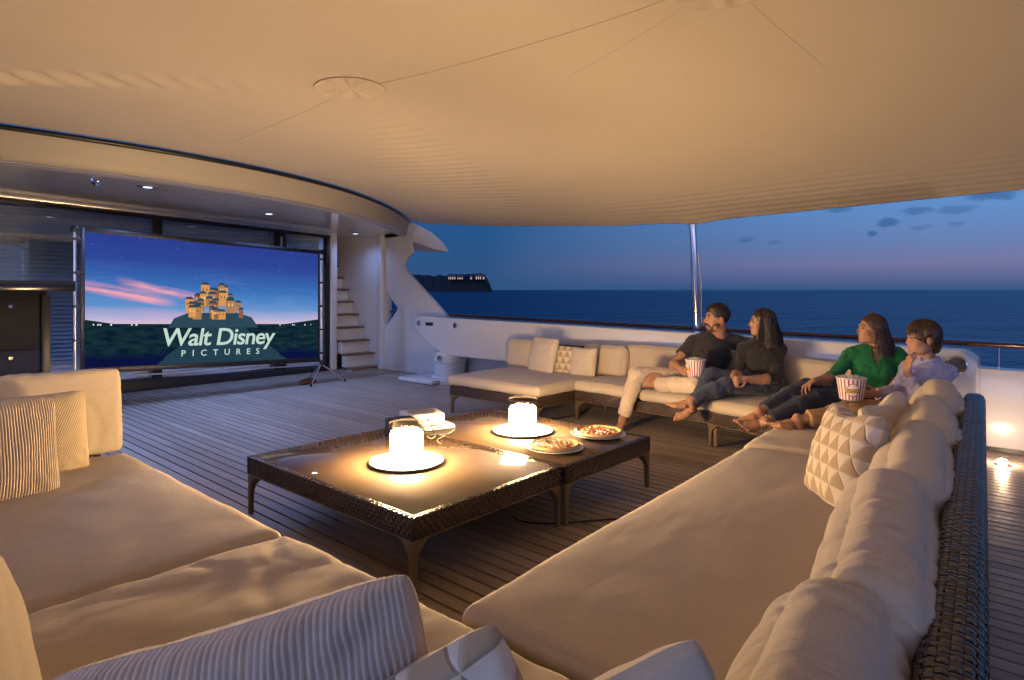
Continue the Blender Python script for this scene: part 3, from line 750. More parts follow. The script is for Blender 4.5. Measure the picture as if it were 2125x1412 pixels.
# small deck light at the foot of the bulwark
dlt = empty('deck_light', (6.55, 0.36, 0.0)); tag(dlt, 'small lit deck light at the foot of the bulwark beside the sofa back', 'deck light')
MB().lathe([(0.05, 0.001), (0.05, 0.012), (0.036, 0.016)], 24).obj('rim', 'steel', dlt, smooth=True)
mat('deck_lens', (1, 0.8, 0.6), 0.3, emit=(1.0, 0.66, 0.40), es=620.0, build=mottled((1, 0.8, 0.6), 0.05, 20))
MB().lathe([(0.034, 0.016), (0.032, 0.036), (0.018, 0.046), (0.0, 0.049)], 20, cap=False).obj('lens', 'deck_lens', dlt, smooth=True)

# ================================================================ projection screen
def screen_pic(t, b):
    out = t.n['Material Output']
    uv = t.tc('UV'); u, v, _ = t.sep(uv)
    sky = t.ramp(v, [(0.33, (0.66, 0.52, 0.66)), (0.37, (0.42, 0.42, 0.66)), (0.46, (0.10, 0.27, 0.58)), (0.62, (0.040, 0.15, 0.45)), (0.82, (0.026, 0.060, 0.30)), (1.0, (0.024, 0.045, 0.26))])
    # wind-drawn pink evening clouds
    p = t.map(uv, (1.0, 1.0, 1.0), (0, 0, R(17)))
    n1 = t.noise(t.map(p, (2.6, 17, 1)), 1.0, 6, 0.62, 0.5)
    n2 = t.noise(t.map(p, (7, 40, 1)), 1.0, 4, 0.6)
    dl = t.m('ADD', v, t.m('MULTIPLY', u, 0.36))
    b1 = t.m('SUBTRACT', 1.0, t.m('ABSOLUTE', t.m('DIVIDE', t.m('SUBTRACT', dl, 0.605), 0.055)), clamp=True)
    b2 = t.m('SUBTRACT', 1.0, t.m('ABSOLUTE', t.m('DIVIDE', t.m('SUBTRACT', dl, 0.69), 0.045)), clamp=True)
    b2 = t.m('MULTIPLY', b2, t.mr(u, 0.10, 0.2, 0, 1)); b1 = t.m('MULTIPLY', b1, t.mr(u, 0.34, 0.24, 0, 1)); b2 = t.m('MULTIPLY', b2, t.mr(u, 0.55, 0.44, 0, 1))
    b3 = t.m('MULTIPLY', t.mr(v, 0.52, 0.36, 0, 0.6), t.mr(n1, 0.45, 0.65, 0, 1))
    cm = t.m('MULTIPLY', t.m('ADD', b1, b2), t.mr(t.m('ADD', n1, t.m('MULTIPLY', n2, 0.4)), 0.50, 0.82, 0, 1.3))
    n4 = t.noise(t.map(uv, (3.2, 8, 1), (0, 0, R(10))), 1.0, 6, 0.7, 0.6)
    sky = t.mix(t.m('MULTIPLY', t.mr(n4, 0.50, 0.72, 0, 0.45), t.mr(v, 0.85, 0.45, 0, 1)), sky, (0.22, 0.34, 0.62))
    sky = t.mix(t.m('MINIMUM', t.m('ADD', cm, t.m('MULTIPLY', b3, 0.5)), 1.0), sky, (0.85, 0.36, 0.44))
    sky = t.mix(t.m('MULTIPLY', t.mr(n2, 0.62, 0.72, 0, 0.5), t.m('ADD', b1, b2)), sky, (0.95, 0.66, 0.66))
    st = t.n.new('ShaderNodeTexVoronoi'); t.put(st.inputs['Vector'], t.map(uv, (34, 17, 1))); st.inputs['Scale'].default_value = 1.0
    stars = t.m('MULTIPLY', t.m('LESS_THAN', st.outputs['Distance'], 0.05), t.mr(v, 0.6, 0.7, 0, 1))
    sky = t.mix(t.m('MULTIPLY', stars, 0.5), sky, (0.5, 0.65, 0.9))
    hill = t.m('ADD', 0.325, t.m('ADD', t.mr(u, 0.82, 1.0, 0, 0.045), t.mr(u, 0.10, 0.0, 0, 0.03)))
    gn = t.noise(t.map(uv, (18, 30, 1)), 1.0, 5)
    land = t.mix(t.mr(gn, 0.35, 0.7), (0.003, 0.010, 0.026), (0.010, 0.036, 0.040))
    land = t.mix(t.mr(v, 0.12, 0.05, 0, 1), land, (0.003, 0.006, 0.045))
    wn = t.noise(t.map(uv, (60, 150, 1)), 1.0, 3)
    river = t.mix(wn, (0.004, 0.020, 0.042), (0.030, 0.075, 0.105))
    wob = t.noise(t.map(uv, (1, 9, 1)), 1.0, 3)
    half = t.m('ADD', t.mr(v, 0.30, 0.0, 0.05, 0.26), t.m('MULTIPLY', wob, 0.07))
    isr = t.m('MULTIPLY', t.m('LESS_THAN', t.m('ABSOLUTE', t.m('SUBTRACT', u, 0.54)), half), t.m('LESS_THAN', v, 0.30))
    land = t.mix(isr, land, river)
    dots = t.n.new('ShaderNodeTexVoronoi'); t.put(dots.inputs['Vector'], t.map(uv, (64, 3, 1))); dots.inputs['Scale'].default_value = 1.0
    dl_ = t.m('MULTIPLY', t.m('LESS_THAN', dots.outputs['Distance'], 0.22), t.m('LESS_THAN', t.m('ABSOLUTE', t.m('SUBTRACT', v, 0.318)), 0.006))
    land = t.mix(dl_, land, (0.9, 0.85, 0.8))
    img = t.mix(t.m('LESS_THAN', v, hill), sky, land)
    em = t.new('ShaderNodeEmission'); t.link(img, em.inputs[0]); em.inputs[1].default_value = 1.05
    t.link(em.outputs[0], out.inputs[0])
mat('screen_picture', build=screen_pic)
def glow_mat(name, c, s=1.0):
    def f(t, b):
        out = t.n['Material Output']; em = t.new('ShaderNodeEmission')
        t.link(t.mix(t.noise(t.tc('Object'), 9, 3), tuple(q * 0.75 for q in c), c), em.inputs[0]); em.inputs[1].default_value = s
        t.link(em.outputs[0], out.inputs[0])
    mat(name, build=f)
glow_mat('picture_gold', (0.80, 0.36, 0.10)); glow_mat('picture_amber', (0.50, 0.24, 0.10)); glow_mat('picture_ochre', (0.34, 0.13, 0.07)); glow_mat('picture_bright', (1.0, 0.75, 0.35)); glow_mat('picture_shade', (0.22, 0.12, 0.09)); glow_mat('picture_slate', (0.03, 0.075, 0.11)); glow_mat('picture_letter', (0.62, 0.80, 0.70))

SY = 8.63
scr = empty('projection_screen', (3.68, SY, 0)); tag(scr, 'portable projection screen on tripod poles showing a film title at dusk', 'projection screen')
SX = 3.68
def zt(x): return 2.143 - 0.0432 * (x - 2.161)
def zb(x): return 0.524 - 0.0413 * (x - 2.161)
xl, xr = 2.161, 5.238
me = mesh([(xl - SX, 0, zb(xl)), (xr - SX, 0, zb(xr)), (xr - SX, 0, zt(xr)), (xl - SX, 0, zt(xl))], [(0, 1, 2, 3)])
uvl = me.uv_layers.new(name='uv')
for i, q in enumerate([(0, 0), (1, 0), (1, 1), (0, 1)]): uvl.data[i].uv = q
pic = link_obj('picture', me, 'screen_picture', scr)
MB().hexa([(xl - 0.03 - SX, 0.002, zb(xl) - 0.03), (xr + 0.03 - SX, 0.002, zb(xr) - 0.03), (xr + 0.03 - SX, 0.006, zb(xr) - 0.03), (xl - 0.03 - SX, 0.006, zb(xl) - 0.03)],
          [(xl - 0.03 - SX, 0.002, zt(xl) + 0.03), (xr + 0.03 - SX, 0.002, zt(xr) + 0.03), (xr + 0.03 - SX, 0.006, zt(xr) + 0.03), (xl - 0.03 - SX, 0.006, zt(xl) + 0.03)]).obj('backing', 'black_trim', scr)
def sbar(x0, x1, z00, z01, z10, z11, y0=-0.012, y1=0.001, name='border', m='black_trim'):
    return MB().hexa([(x0 - SX, y0, z00), (x1 - SX, y0, z10), (x1 - SX, y1, z10), (x0 - SX, y1, z00)], [(x0 - SX, y0, z01), (x1 - SX, y0, z11), (x1 - SX, y1, z11), (x0 - SX, y1, z01)]).obj(name, m, scr, bevel=0.003)
sbar(xl - 0.035, xr + 0.03, zt(xl) - 0.004, zt(xl) + 0.05, zt(xr) - 0.004, zt(xr) + 0.05)
sbar(xl - 0.035, xr + 0.03, zb(xl) - 0.06, zb(xl) + 0.004, zb(xr) - 0.06, zb(xr) + 0.004)
sbar(xl - 0.04, xl + 0.004, zb(xl) - 0.06, zt(xl) + 0.05, zb(xl) - 0.06, zt(xl) + 0.05, -0.014, 0.0015)
sbar(xr - 0.004, xr + 0.02, zb(xr) - 0.06, zt(xr) + 0.05, zb(xr) - 0.06, zt(xr) + 0.05, -0.014, 0.0015)
for (px_, ztop_, nm) in ((2.066, 2.165, 0), (5.285, 2.045, 1)):
    pl_ = MB().tube([(px_ - SX, -0.01, 0.28), (px_ - SX, -0.01, ztop_)], 0.017, 12).obj('stand_pole', 'aluminium', scr, smooth=True)
    MB().box((px_ - 0.035 - SX, -0.04, ztop_ - 0.04), (px_ + 0.035 - SX, 0.02, ztop_ + 0.03)).obj('clamp', 'black_trim', pl_, bevel=0.008)
    for k in range(5):
        z = 0.47 + (ztop_ - 0.12 - 0.47) * k / 4
        x0, x1 = (px_ - 0.02, px_ + 0.075) if nm == 0 else (px_ - 0.05, px_ + 0.022)
        MB().box((x0 - SX, -0.032, z - 0.014), (x1 - SX, 0.012, z + 0.014)).obj('clip', 'black_trim', pl_, bevel=0.004)
    MB().lathe([(0.028, 0.25), (0.028, 0.34), (0.022, 0.36)], 14, (px_ - SX, -0.01, 0)).obj('collar', 'black_trim', pl_)
    for k in range(3):
        a = R(215 + 120 * k)
        lg = MB().tube([(px_ - SX, -0.01, 0.30), (px_ - SX + 0.36 * math.cos(a), -0.01 + 0.36 * math.sin(a), 0.022)], 0.009, 8).obj('tripod_leg', 'aluminium', scr)
        MB().lathe([(0.018, 0.0), (0.018, 0.03), (0.012, 0.045)], 10, (px_ - SX + 0.36 * math.cos(a), -0.01 + 0.36 * math.sin(a), 0.001)).obj('rubber_foot', 'black_trim', lg)
MB().tube([(2.066 - SX, -0.01, 0.415), (5.285 - SX, -0.01, 0.285)], 0.010, 8).obj('cross_bar', 'aluminium', scr)
# the film picture: a plain lit hill town and the title words, flat on the screen
def spt(u, v, d=-0.003):
    x = xl + (xr - xl) * u; return (x - SX, d, zb(x) + (zt(x) - zb(x)) * v)
def sflat(name, rects, m, d):
    b = MB()
    for q in rects:
        pts_ = q if len(q) != 4 or isinstance(q[0], tuple) else [(q[0], q[2]), (q[1], q[2]), (q[1], q[3]), (q[0], q[3])]
        b.loft([[spt(u, v, d) for u, v in pts_], [spt(u, v, d + 0.001) for u, v in pts_]])
    o = b.obj(name, m, pic); return o
K = lambda u: 0.50 + (u - 0.565) * 1.15
KV = lambda v: 0.31 + (v - 0.31) * 1.5
def kr(q): return [(K(q[0]), KV(q[2])), (K(q[1]), KV(q[2])), (K(q[1]), KV(q[3])), (K(q[0]), KV(q[3]))]
def kp(q): return [(K(u), KV(v)) for u, v in q]
for q in [[(0.39, 0.30), (0.73, 0.30), (0.70, 0.36), (0.64, 0.385), (0.46, 0.38), (0.41, 0.35)]]: sflat('painted_hill', [kp(q)], 'picture_slate', -0.003)
rs_ = random.Random(21)
for n_ in range(34):
    row = n_ // 9; cu_ = 0.56 + rs_.uniform(-1, 1) * (0.13 - 0.028 * row); base = 0.352 + 0.034 * row + rs_.uniform(-0.008, 0.008)
    hw_ = rs_.uniform(0.008, 0.016); hh_ = rs_.uniform(0.035, 0.075) * (1.15 if row == 3 else 1)
    d0 = -0.0040 - 0.00008 * (40 - n_)
    hs_ = sflat('painted_house', [kr((cu_ - hw_, cu_ + hw_, base, base + hh_))], ('picture_gold', 'picture_amber', 'picture_ochre')[n_ % 3], d0)
    sflat('painted_roof', [kp([(cu_ - hw_ - 0.003, base + hh_), (cu_ + hw_ + 0.003, base + hh_), (cu_ + hw_ * 0.6, base + hh_ + 0.014), (cu_ - hw_ * 0.6, base + hh_ + 0.014)])], 'picture_slate', d0)
    for q in (-0.5, 0.35): sflat('painted_window', [kr((cu_ + hw_ * q - 0.0016, cu_ + hw_ * q + 0.0022, base + hh_ * 0.55, base + hh_ * 0.78))], 'picture_shade' if n_ % 2 else 'picture_bright', d0 - 0.00004)
def text_mesh(body, size, extrude=0.0, spacing=1.0, shear=0.0, bold=0.0):
    cu = bpy.data.curves.new('t', 'FONT'); cu.body = body; cu.size = size; cu.align_x = 'CENTER'; cu.extrude = extrude; cu.space_character = spacing; cu.shear = shear; cu.offset = bold
    cu.resolution_u = 4
    o = bpy.data.objects.new('t', cu); C.objects.link(o)
    dg = bpy.context.evaluated_depsgraph_get(); dg.update()
    me = bpy.data.meshes.new_from_object(o.evaluated_get(dg)); bpy.data.objects.remove(o); return me
tl = math.atan2(zt(xr) - zt(xl), xr - xl)
for body, sz, u, v, spc, sh, nm in (('Walt Disney', 0.325, 0.515, 0.150, 0.92, 0.12, 'title_words'), ('PICTURES', 0.115, 0.52, 0.062, 2.4, 0.0, 'subtitle_word')):
    me = text_mesh(body, sz, 0.0008, spc, sh, 0.004 if sz > 0.2 else 0.001)
    o = link_obj(nm, me, 'picture_letter', pic, loc=spt(u, v, -0.0095), rot=(R(90), tl * -1, 0)); o['kind'] = 'stuff'
    o.rotation_euler = (Matrix.Rotation(-tl, 3, 'Y') @ Matrix.Rotation(R(90), 3, 'X')).to_euler()
# sandbag-like pouch left between the tripod legs
pch = link_obj('pouch', pad_mesh(0.30, 0.12, 0.06, 0.03, (10, 6, 4), 0.02, 0.0, 0.006, 14, seed=4), mat('pouch_cloth', (0.10, 0.035, 0.012), 0.8, build=mottled((0.10, 0.035, 0.012), 0.5, 7)), loc=(5.12, 8.72, 0.001), rot=(0, 0, 0.3), smooth=True)
tag(pch, 'small dark and orange pouch lying between the screen tripod legs', 'pouch')

# ================================================================ coffee tables
def leg_mb(h, corner=(1, 1), top=0.085, bot=0.026, splay=0.0):
    """curved leg in a corner; corner = direction towards the inside of the frame; origin at the outer corner on the floor"""
    cx, cy = corner; b = MB(); rings = []
    for k in range(9):
        t = k / 8; z = h * t
        w_ = bot + (0.034 - bot) * t + (top - 0.034) * max(0, (t - 0.55) / 0.45) ** 2.4
        o_ = splay * (1 - t)
        q = [(-o_ * cx, -o_ * cy), (cx * w_ - o_ * cx, -o_ * cy), (cx * w_ - o_ * cx, cy * w_ - o_ * cy), (-o_ * cx, cy * w_ - o_ * cy)]
        rings.append([(x, y, z) for x, y in q])
    return b.loft(rings)
def make_frame(parent, w, d, z0, z1, pitch, th=0.03, rim_top=0.06):
    """woven rattan ring w x d centred on the parent, with a dark core"""
    hw, hd = w / 2, d / 2
    core = MB()
    for (a, b) in (((-hw + 0.006, -hd + 0.006), (hw - 0.006, -hd + th)), ((-hw + 0.006, hd - th), (hw - 0.006, hd - 0.006)), ((-hw + 0.006, -hd + th), (-hw + th, hd - th)), ((hw - th, -hd + th), (hw - 0.006, hd - th))):
        core.box((a[0], a[1], z0), (b[0], b[1], z1 - 0.006))
    core.obj('frame_core', 'rattan_core', parent)
    H = z1 - z0
    sides = [(w, lambda s, t, h: (-hw + s, -hd - h + 0.006, z0 + t)), (w, lambda s, t, h: (hw - s, hd + h - 0.006, z0 + t)),
             (d, lambda s, t, h: (-hw - h + 0.006, hd - s, z0 + t)), (d, lambda s, t, h: (hw + h - 0.006, -hd + s, z0 + t))]
    for L, fn in sides: weave_obj('woven_side', L, H, pitch, fn, parent)
    r = rim_top
    tops = [(w, lambda s, t, h: (-hw + s, -hd + t, z1 - 0.006 + h)), (w, lambda s, t, h: (hw - s, hd - t, z1 - 0.006 + h)),
            (d, lambda s, t, h: (-hw + t, hd - s, z1 - 0.006 + h)), (d, lambda s, t, h: (hw - t, -hd + s, z1 - 0.006 + h))]
    if r > 0:
        for L, fn in tops: weave_obj('woven_rim', L, r, pitch, fn, parent)

for (x0, x1, y0, y1, lab) in ((1.885, 3.055, 2.285, 3.955, 'low woven rattan coffee table with dark glass top, the nearer of the pair'), (3.063, 4.105, 2.262, 3.90, 'low woven rattan coffee table holding the pizzas, the farther of the pair')):
    cx, cy_ = (x0 + x1) / 2, (y0 + y1) / 2; w_, d_ = x1 - x0, y1 - y0
    tb_ = empty('coffee_table', (cx, cy_, 0)); tag(tb_, lab, 'table', 'pair of rattan coffee tables')
    make_frame(tb_, w_, d_, 0.262, 0.372, 0.020, 0.035, 0.042)
    MB().box((-w_ / 2 + 0.036, -d_ / 2 + 0.036, 0.34), (w_ / 2 - 0.036, d_ / 2 - 0.036, 0.369)).obj('glass_top', 'table_glass', tb_, bevel=0.003)
    MB().box((-w_ / 2 + 0.006, -d_ / 2 + 0.006, 0.252), (w_ / 2 - 0.006, d_ / 2 - 0.006, 0.2605)).obj('under_frame', 'bronze_leg', tb_, bevel=0.002)
    for sx in (-1, 1):
        for sy in (-1, 1):
            leg_mb(0.2515, (-sx, -sy), 0.10, 0.028).obj('leg', 'bronze_leg', tb_, bevel=0.004, loc=(sx * (w_ / 2 - 0.004), sy * (d_ / 2 - 0.004), 0))
TZ = 0.370

# lanterns
LAMP = (1.0, 0.60, 0.25)
def lamp_emit(t, b):
    out = t.n['Material Output']; em = t.new('ShaderNodeEmission'); em.inputs[1].default_value = 590.0
    n = t.noise(t.tc('Object'), 6, 2)
    t.link(t.mix(n, (1.0, 0.635, 0.295), (1.0, 0.68, 0.35)), em.inputs[0]); t.link(em.outputs[0], out.inputs[0])
mat('lamp_glow', build=lamp_emit)
mat('dark_bronze', (0.05, 0.028, 0.014), 0.5, build=mottled((0.05, 0.028, 0.014), 0.2, 20))
mat('lamp_tray', (0.80, 0.76, 0.70), 0.45, build=mottled((0.80, 0.76, 0.70), 0.05, 8))
def lantern(loc, label, group):
    e = empty('lantern', loc); tag(e, label, 'lantern', group)
    MB().lathe([(0.080, 0.0265), (0.098, 0.032), (0.106, 0.05), (0.106, 0.242)], 44, cap=False).obj('glass_jar', 'clear_glass', e, smooth=True)
    MB().lathe([(0.092, 0.060), (0.1005, 0.064), (0.1010, 0.176), (0.0985, 0.180), (0.0, 0.181)], 40).obj('glowing_core', 'lamp_glow', e, smooth=True)
    MB().lathe([(0.0, 0.242), (0.104, 0.242), (0.107, 0.247), (0.107, 0.254), (0.098, 0.257), (0.0, 0.257)], 40, cap=False).obj('lid', 'smoked_lid', e, smooth=True)
    MB().lathe([(0.094, 0.0192), (0.094, 0.0235), (0.088, 0.026), (0.0, 0.026)], 30).obj('foot', 'dark_bronze', e, smooth=True)
    return e
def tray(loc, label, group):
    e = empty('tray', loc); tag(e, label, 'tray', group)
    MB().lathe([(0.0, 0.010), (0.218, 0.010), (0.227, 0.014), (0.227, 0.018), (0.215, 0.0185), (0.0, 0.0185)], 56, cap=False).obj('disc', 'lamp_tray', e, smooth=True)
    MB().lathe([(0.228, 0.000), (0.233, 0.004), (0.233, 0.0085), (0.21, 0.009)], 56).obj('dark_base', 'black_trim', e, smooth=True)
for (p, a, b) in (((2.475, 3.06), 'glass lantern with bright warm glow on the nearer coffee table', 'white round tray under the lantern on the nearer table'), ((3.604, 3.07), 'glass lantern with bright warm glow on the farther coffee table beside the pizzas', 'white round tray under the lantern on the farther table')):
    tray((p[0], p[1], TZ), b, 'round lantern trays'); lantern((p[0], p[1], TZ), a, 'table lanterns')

# pizzas
def crust(t, b):
    o = t.tc('Object'); n = t.noise(o, 22, 5, 0.65); n2 = t.noise(o, 60, 3)
    c = t.ramp(n, [(0.3, (0.62, 0.34, 0.08)), (0.47, (0.62, 0.40, 0.13)), (0.56, (0.55, 0.10, 0.02)), (0.7, (0.66, 0.50, 0.24))])
    t.link(t.mix(t.mr(n2, 0.6, 0.7, 0, 0.6), c, (0.16, 0.05, 0.015)), b.inputs['Base Color']); t.link(t.bump(n2, 0.6, 0.004), b.inputs['Normal'])
mat('pizza_top', (0.6, 0.35, 0.1), 0.55, build=crust)
mat('pizza_crust', (0.55, 0.36, 0.17), 0.7, build=mottled((0.55, 0.36, 0.17), 0.35, 30, 60, 0.4, 0.003))
mat('tomato', (0.42, 0.035, 0.012), 0.4, build=mottled((0.42, 0.035, 0.012), 0.4, 40)); mat('ham', (0.52, 0.16, 0.10), 0.5, build=mottled((0.52, 0.16, 0.10), 0.3, 40)); mat('herb', (0.05, 0.09, 0.015), 0.6, build=mottled((0.05, 0.09, 0.015), 0.3, 50)); mat('cheese', (0.72, 0.60, 0.36), 0.45, build=mottled((0.72, 0.60, 0.36), 0.15, 40))
mat('porcelain', (0.78, 0.76, 0.73), 0.18, coat=0.4, build=mottled((0.78, 0.76, 0.73), 0.03, 6))
def plate_pizza(loc, lp_, lz, rad, seed, mix_):
    e = empty('plate', loc); tag(e, lp_, 'plate', 'pizza plates')
    MB().lathe([(rad * 0.55, 0.0), (rad * 0.62, 0.004), (rad * 0.95, 0.018), (rad, 0.024), (rad * 0.99, 0.027), (rad * 0.93, 0.023), (rad * 0.62, 0.009), (0.0, 0.008)], 56).obj('dish', 'porcelain', e, smooth=True)
    z = empty('pizza', (loc[0], loc[1], loc[2] + 0.0265), seed * 1.0); tag(z, lz, 'pizza', 'pizzas on the table')
    rs = random.Random(seed); n = 64; V = []; F = []
    pr = [(0.0, 0.006), (0.35, 0.007), (0.7, 0.008), (0.80, 0.009), (0.86, 0.017), (0.92, 0.021), (0.97, 0.016), (1.0, 0.006), (0.97, 0.0)]
    wob = [rs.uniform(-0.018, 0.018) for _ in range(n)]; wob = [(wob[i - 2] + wob[i - 1] + wob[i] + wob[(i + 1) % n]) / 2 for i in range(n)]
    R0 = rad * 0.86
    def ring(q, zf=1.0): return [(R0 * q[0] * (1 + wob[k] * q[0]) * math.cos(2 * math.pi * k / n), R0 * q[0] * (1 + wob[k] * q[0]) * math.sin(2 * math.pi * k / n), q[1] * (1 + 2.5 * wob[k] * q[0])) for k in range(n)]
    MB().loft([ring(q) for q in pr[3:]], cap=True).obj('crust', 'pizza_crust', z, smooth=True)
    MB().loft([ring((max(q[0], 0.001), q[1] + 0.002)) for q in pr[:4]], cap=False).obj('topping_base', 'pizza_top', z, smooth=True)
    for m_, cnt, sz in mix_:
        b = MB()
        for _ in range(cnt):
            r_ = R0 * 0.80 * math.sqrt(rs.random()); a = rs.uniform(0, 6.28); s_ = sz * rs.uniform(0.6, 1.4)
            hx = [( s_ * math.cos(k * 1.047) * rs.uniform(0.6, 1.2), s_ * math.sin(k * 1.047) * rs.uniform(0.5, 1.1)) for k in range(6)]
            cx, cy_ = r_ * math.cos(a), r_ * math.sin(a); h_ = rs.uniform(0.004, 0.011)
            b.loft([[(cx + x, cy_ + y, 0.008) for x, y in hx], [(cx + x * 0.7 + rs.uniform(-0.002, 0.002), cy_ + y * 0.7, 0.009 + h_) for x, y in hx]])
        o = b.obj('topping', m_, z, bevel=0.0); o['kind'] = 'stuff'
plate_pizza((3.345, 2.565, TZ), 'white round plate under the nearer pizza', 'pale cheesy pizza with olives and ham on the nearer plate', 0.198, 2, [('cheese', 60, 0.012), ('ham', 34, 0.011), ('herb', 26, 0.006), ('tomato', 10, 0.008)])
plate_pizza((3.868, 2.562, TZ), 'white round plate under the farther pizza at the table corner', 'red tomato and ham pizza on the farther plate', 0.202, 5, [('tomato', 46, 0.014), ('cheese', 44, 0.012), ('ham', 30, 0.012), ('herb', 10, 0.006)])

# projector, player and cables
mat('white_plastic', (0.76, 0.74, 0.72), 0.4, build=mottled((0.76, 0.74, 0.72), 0.03, 12)); mat('grey_plastic', (0.30, 0.27, 0.26), 0.45, build=mottled((0.30, 0.27, 0.26), 0.06, 20))
mat('dark_plastic', (0.018, 0.016, 0.016), 0.4, build=mottled((0.018, 0.016, 0.016), 0.2, 20))
prj = empty('projector', (3.20, 3.77, 0.4045), R(-26)); tag(prj, 'white projector with cables plugged in at the junction of the two tables', 'projector')
MB().box((-0.155, -0.12, 0.0), (0.155, 0.12, 0.088)).obj('body', 'white_plastic', prj, bevel=0.016, seg=3)
MB().lathe([(0.115, 0.0), (0.11, 0.003), (0.0, 0.004)], 36, (0.0, 0.0, 0.088)).obj('top_panel', 'grey_plastic', prj)
MB().lathe([(0.032, 0.0), (0.032, 0.012), (0.024, 0.006), (0.0, 0.004)], 20, cap=False).obj('lens', 'dark_plastic', prj, loc=(-0.06, 0.121, 0.045), rot=(R(-90), 0, 0))
for k in range(4): MB().lathe([(0.007, 0.0), (0.007, 0.003)], 10, (-0.12 + 0.022 * k, -0.085, 0.0885)).obj('button', 'steel', prj)
for (x, r_) in ((0.02, 0.009), (0.06, 0.006), (0.085, 0.006)): MB().lathe([(r_, 0.0), (r_, 0.002)], 10).obj('socket', 'dark_plastic', prj, loc=(x, -0.1205, 0.045), rot=(R(90), 0, 0))
bx = empty('media_box', (3.26, 3.66, TZ + 0.0035), R(-18)); tag(bx, 'flat white media player box lying under the projector', 'box')
MB().box((-0.12, -0.08, 0.0), (0.12, 0.08, 0.029)).obj('body', 'white_plastic', bx, bevel=0.008)
MB().box((0.06, -0.0815, 0.008), (0.085, -0.0803, 0.020)).obj('port', 'dark_plastic', bx)
kb = empty('speaker_box', (2.915, 3.66, TZ), R(-20)); tag(kb, 'dark box speaker standing behind the nearer lantern', 'speaker')
MB().box((-0.10, -0.09, 0.0), (0.10, 0.09, 0.125)).obj('body', 'dark_plastic', kb, bevel=0.006)
MB().box((-0.085, -0.075, 0.1255), (0.085, 0.075, 0.129)).obj('top_panel', 'dark_plastic', kb)
def cable(name, pts, r, m, label):
    P = [Vector(p) for p in pts]; out = []
    for i in range(len(P) - 1):
        p0, p1, p2, p3 = P[max(i - 1, 0)], P[i], P[i + 1], P[min(i + 2, len(P) - 1)]
        for k in range(6):
            t = k / 6; out.append(0.5 * ((2 * p1) + (p2 - p0) * t + (2 * p0 - 5 * p1 + 4 * p2 - p3) * t * t + (3 * p1 - p0 - 3 * p2 + p3) * t ** 3))
    out.append(P[-1]); o = MB().tube(out, r, 6).obj(name, m, None, smooth=True); tag(o, label, 'cable', 'cables on the table and deck'); return o
tz = TZ + 0.008
cable('cable', [(3.13, 3.64, 0.447), (3.12, 3.57, 0.435), (3.08, 3.50, tz), (3.02, 3.46, tz), (2.96, 3.52, tz), (3.0, 3.60, tz), (3.10, 3.52, tz), (3.16, 3.46, tz)], 0.0035, 'dark_plastic', 'thin dark cable hanging from the projector socket')
cable('cable', [(3.27, 3.54, 0.44), (3.30, 3.48, 0.42), (3.20, 3.44, tz), (3.08, 3.46, tz), (2.98, 3.50, tz), (2.90, 3.46, tz), (2.86, 3.40, tz)], 0.0032, 'dark_plastic', 'dark cable looping from the projector over the table seam')
cable('cable', [(3.05, 3.44, tz), (2.98, 3.40, tz), (3.02, 3.50, tz), (3.12, 3.42, tz), (2.98, 3.34, tz), (2.92, 3.24, tz)], 0.003, 'piping', 'pale tangled cable lying on the nearer table by the projector')
cable('cable', [(5.05, 4.62, 0.006), (5.3, 4.5, 0.006), (5.55, 4.25, 0.006), (5.9, 4.2, 0.006), (6.3, 4.3, 0.006)], 0.008, 'black_trim', 'black cable on the deck under the far sofa')
cable('cable', [(3.30, 2.95, 0.006), (3.10, 2.75, 0.006), (2.95, 2.55, 0.006), (3.05, 2.35, 0.006), (3.35, 2.12, 0.006), (3.38, 2.02, 0.006), (3.22, 2.03, 0.006)], 0.006, 'black_trim', 'black cable on the deck under the coffee tables')

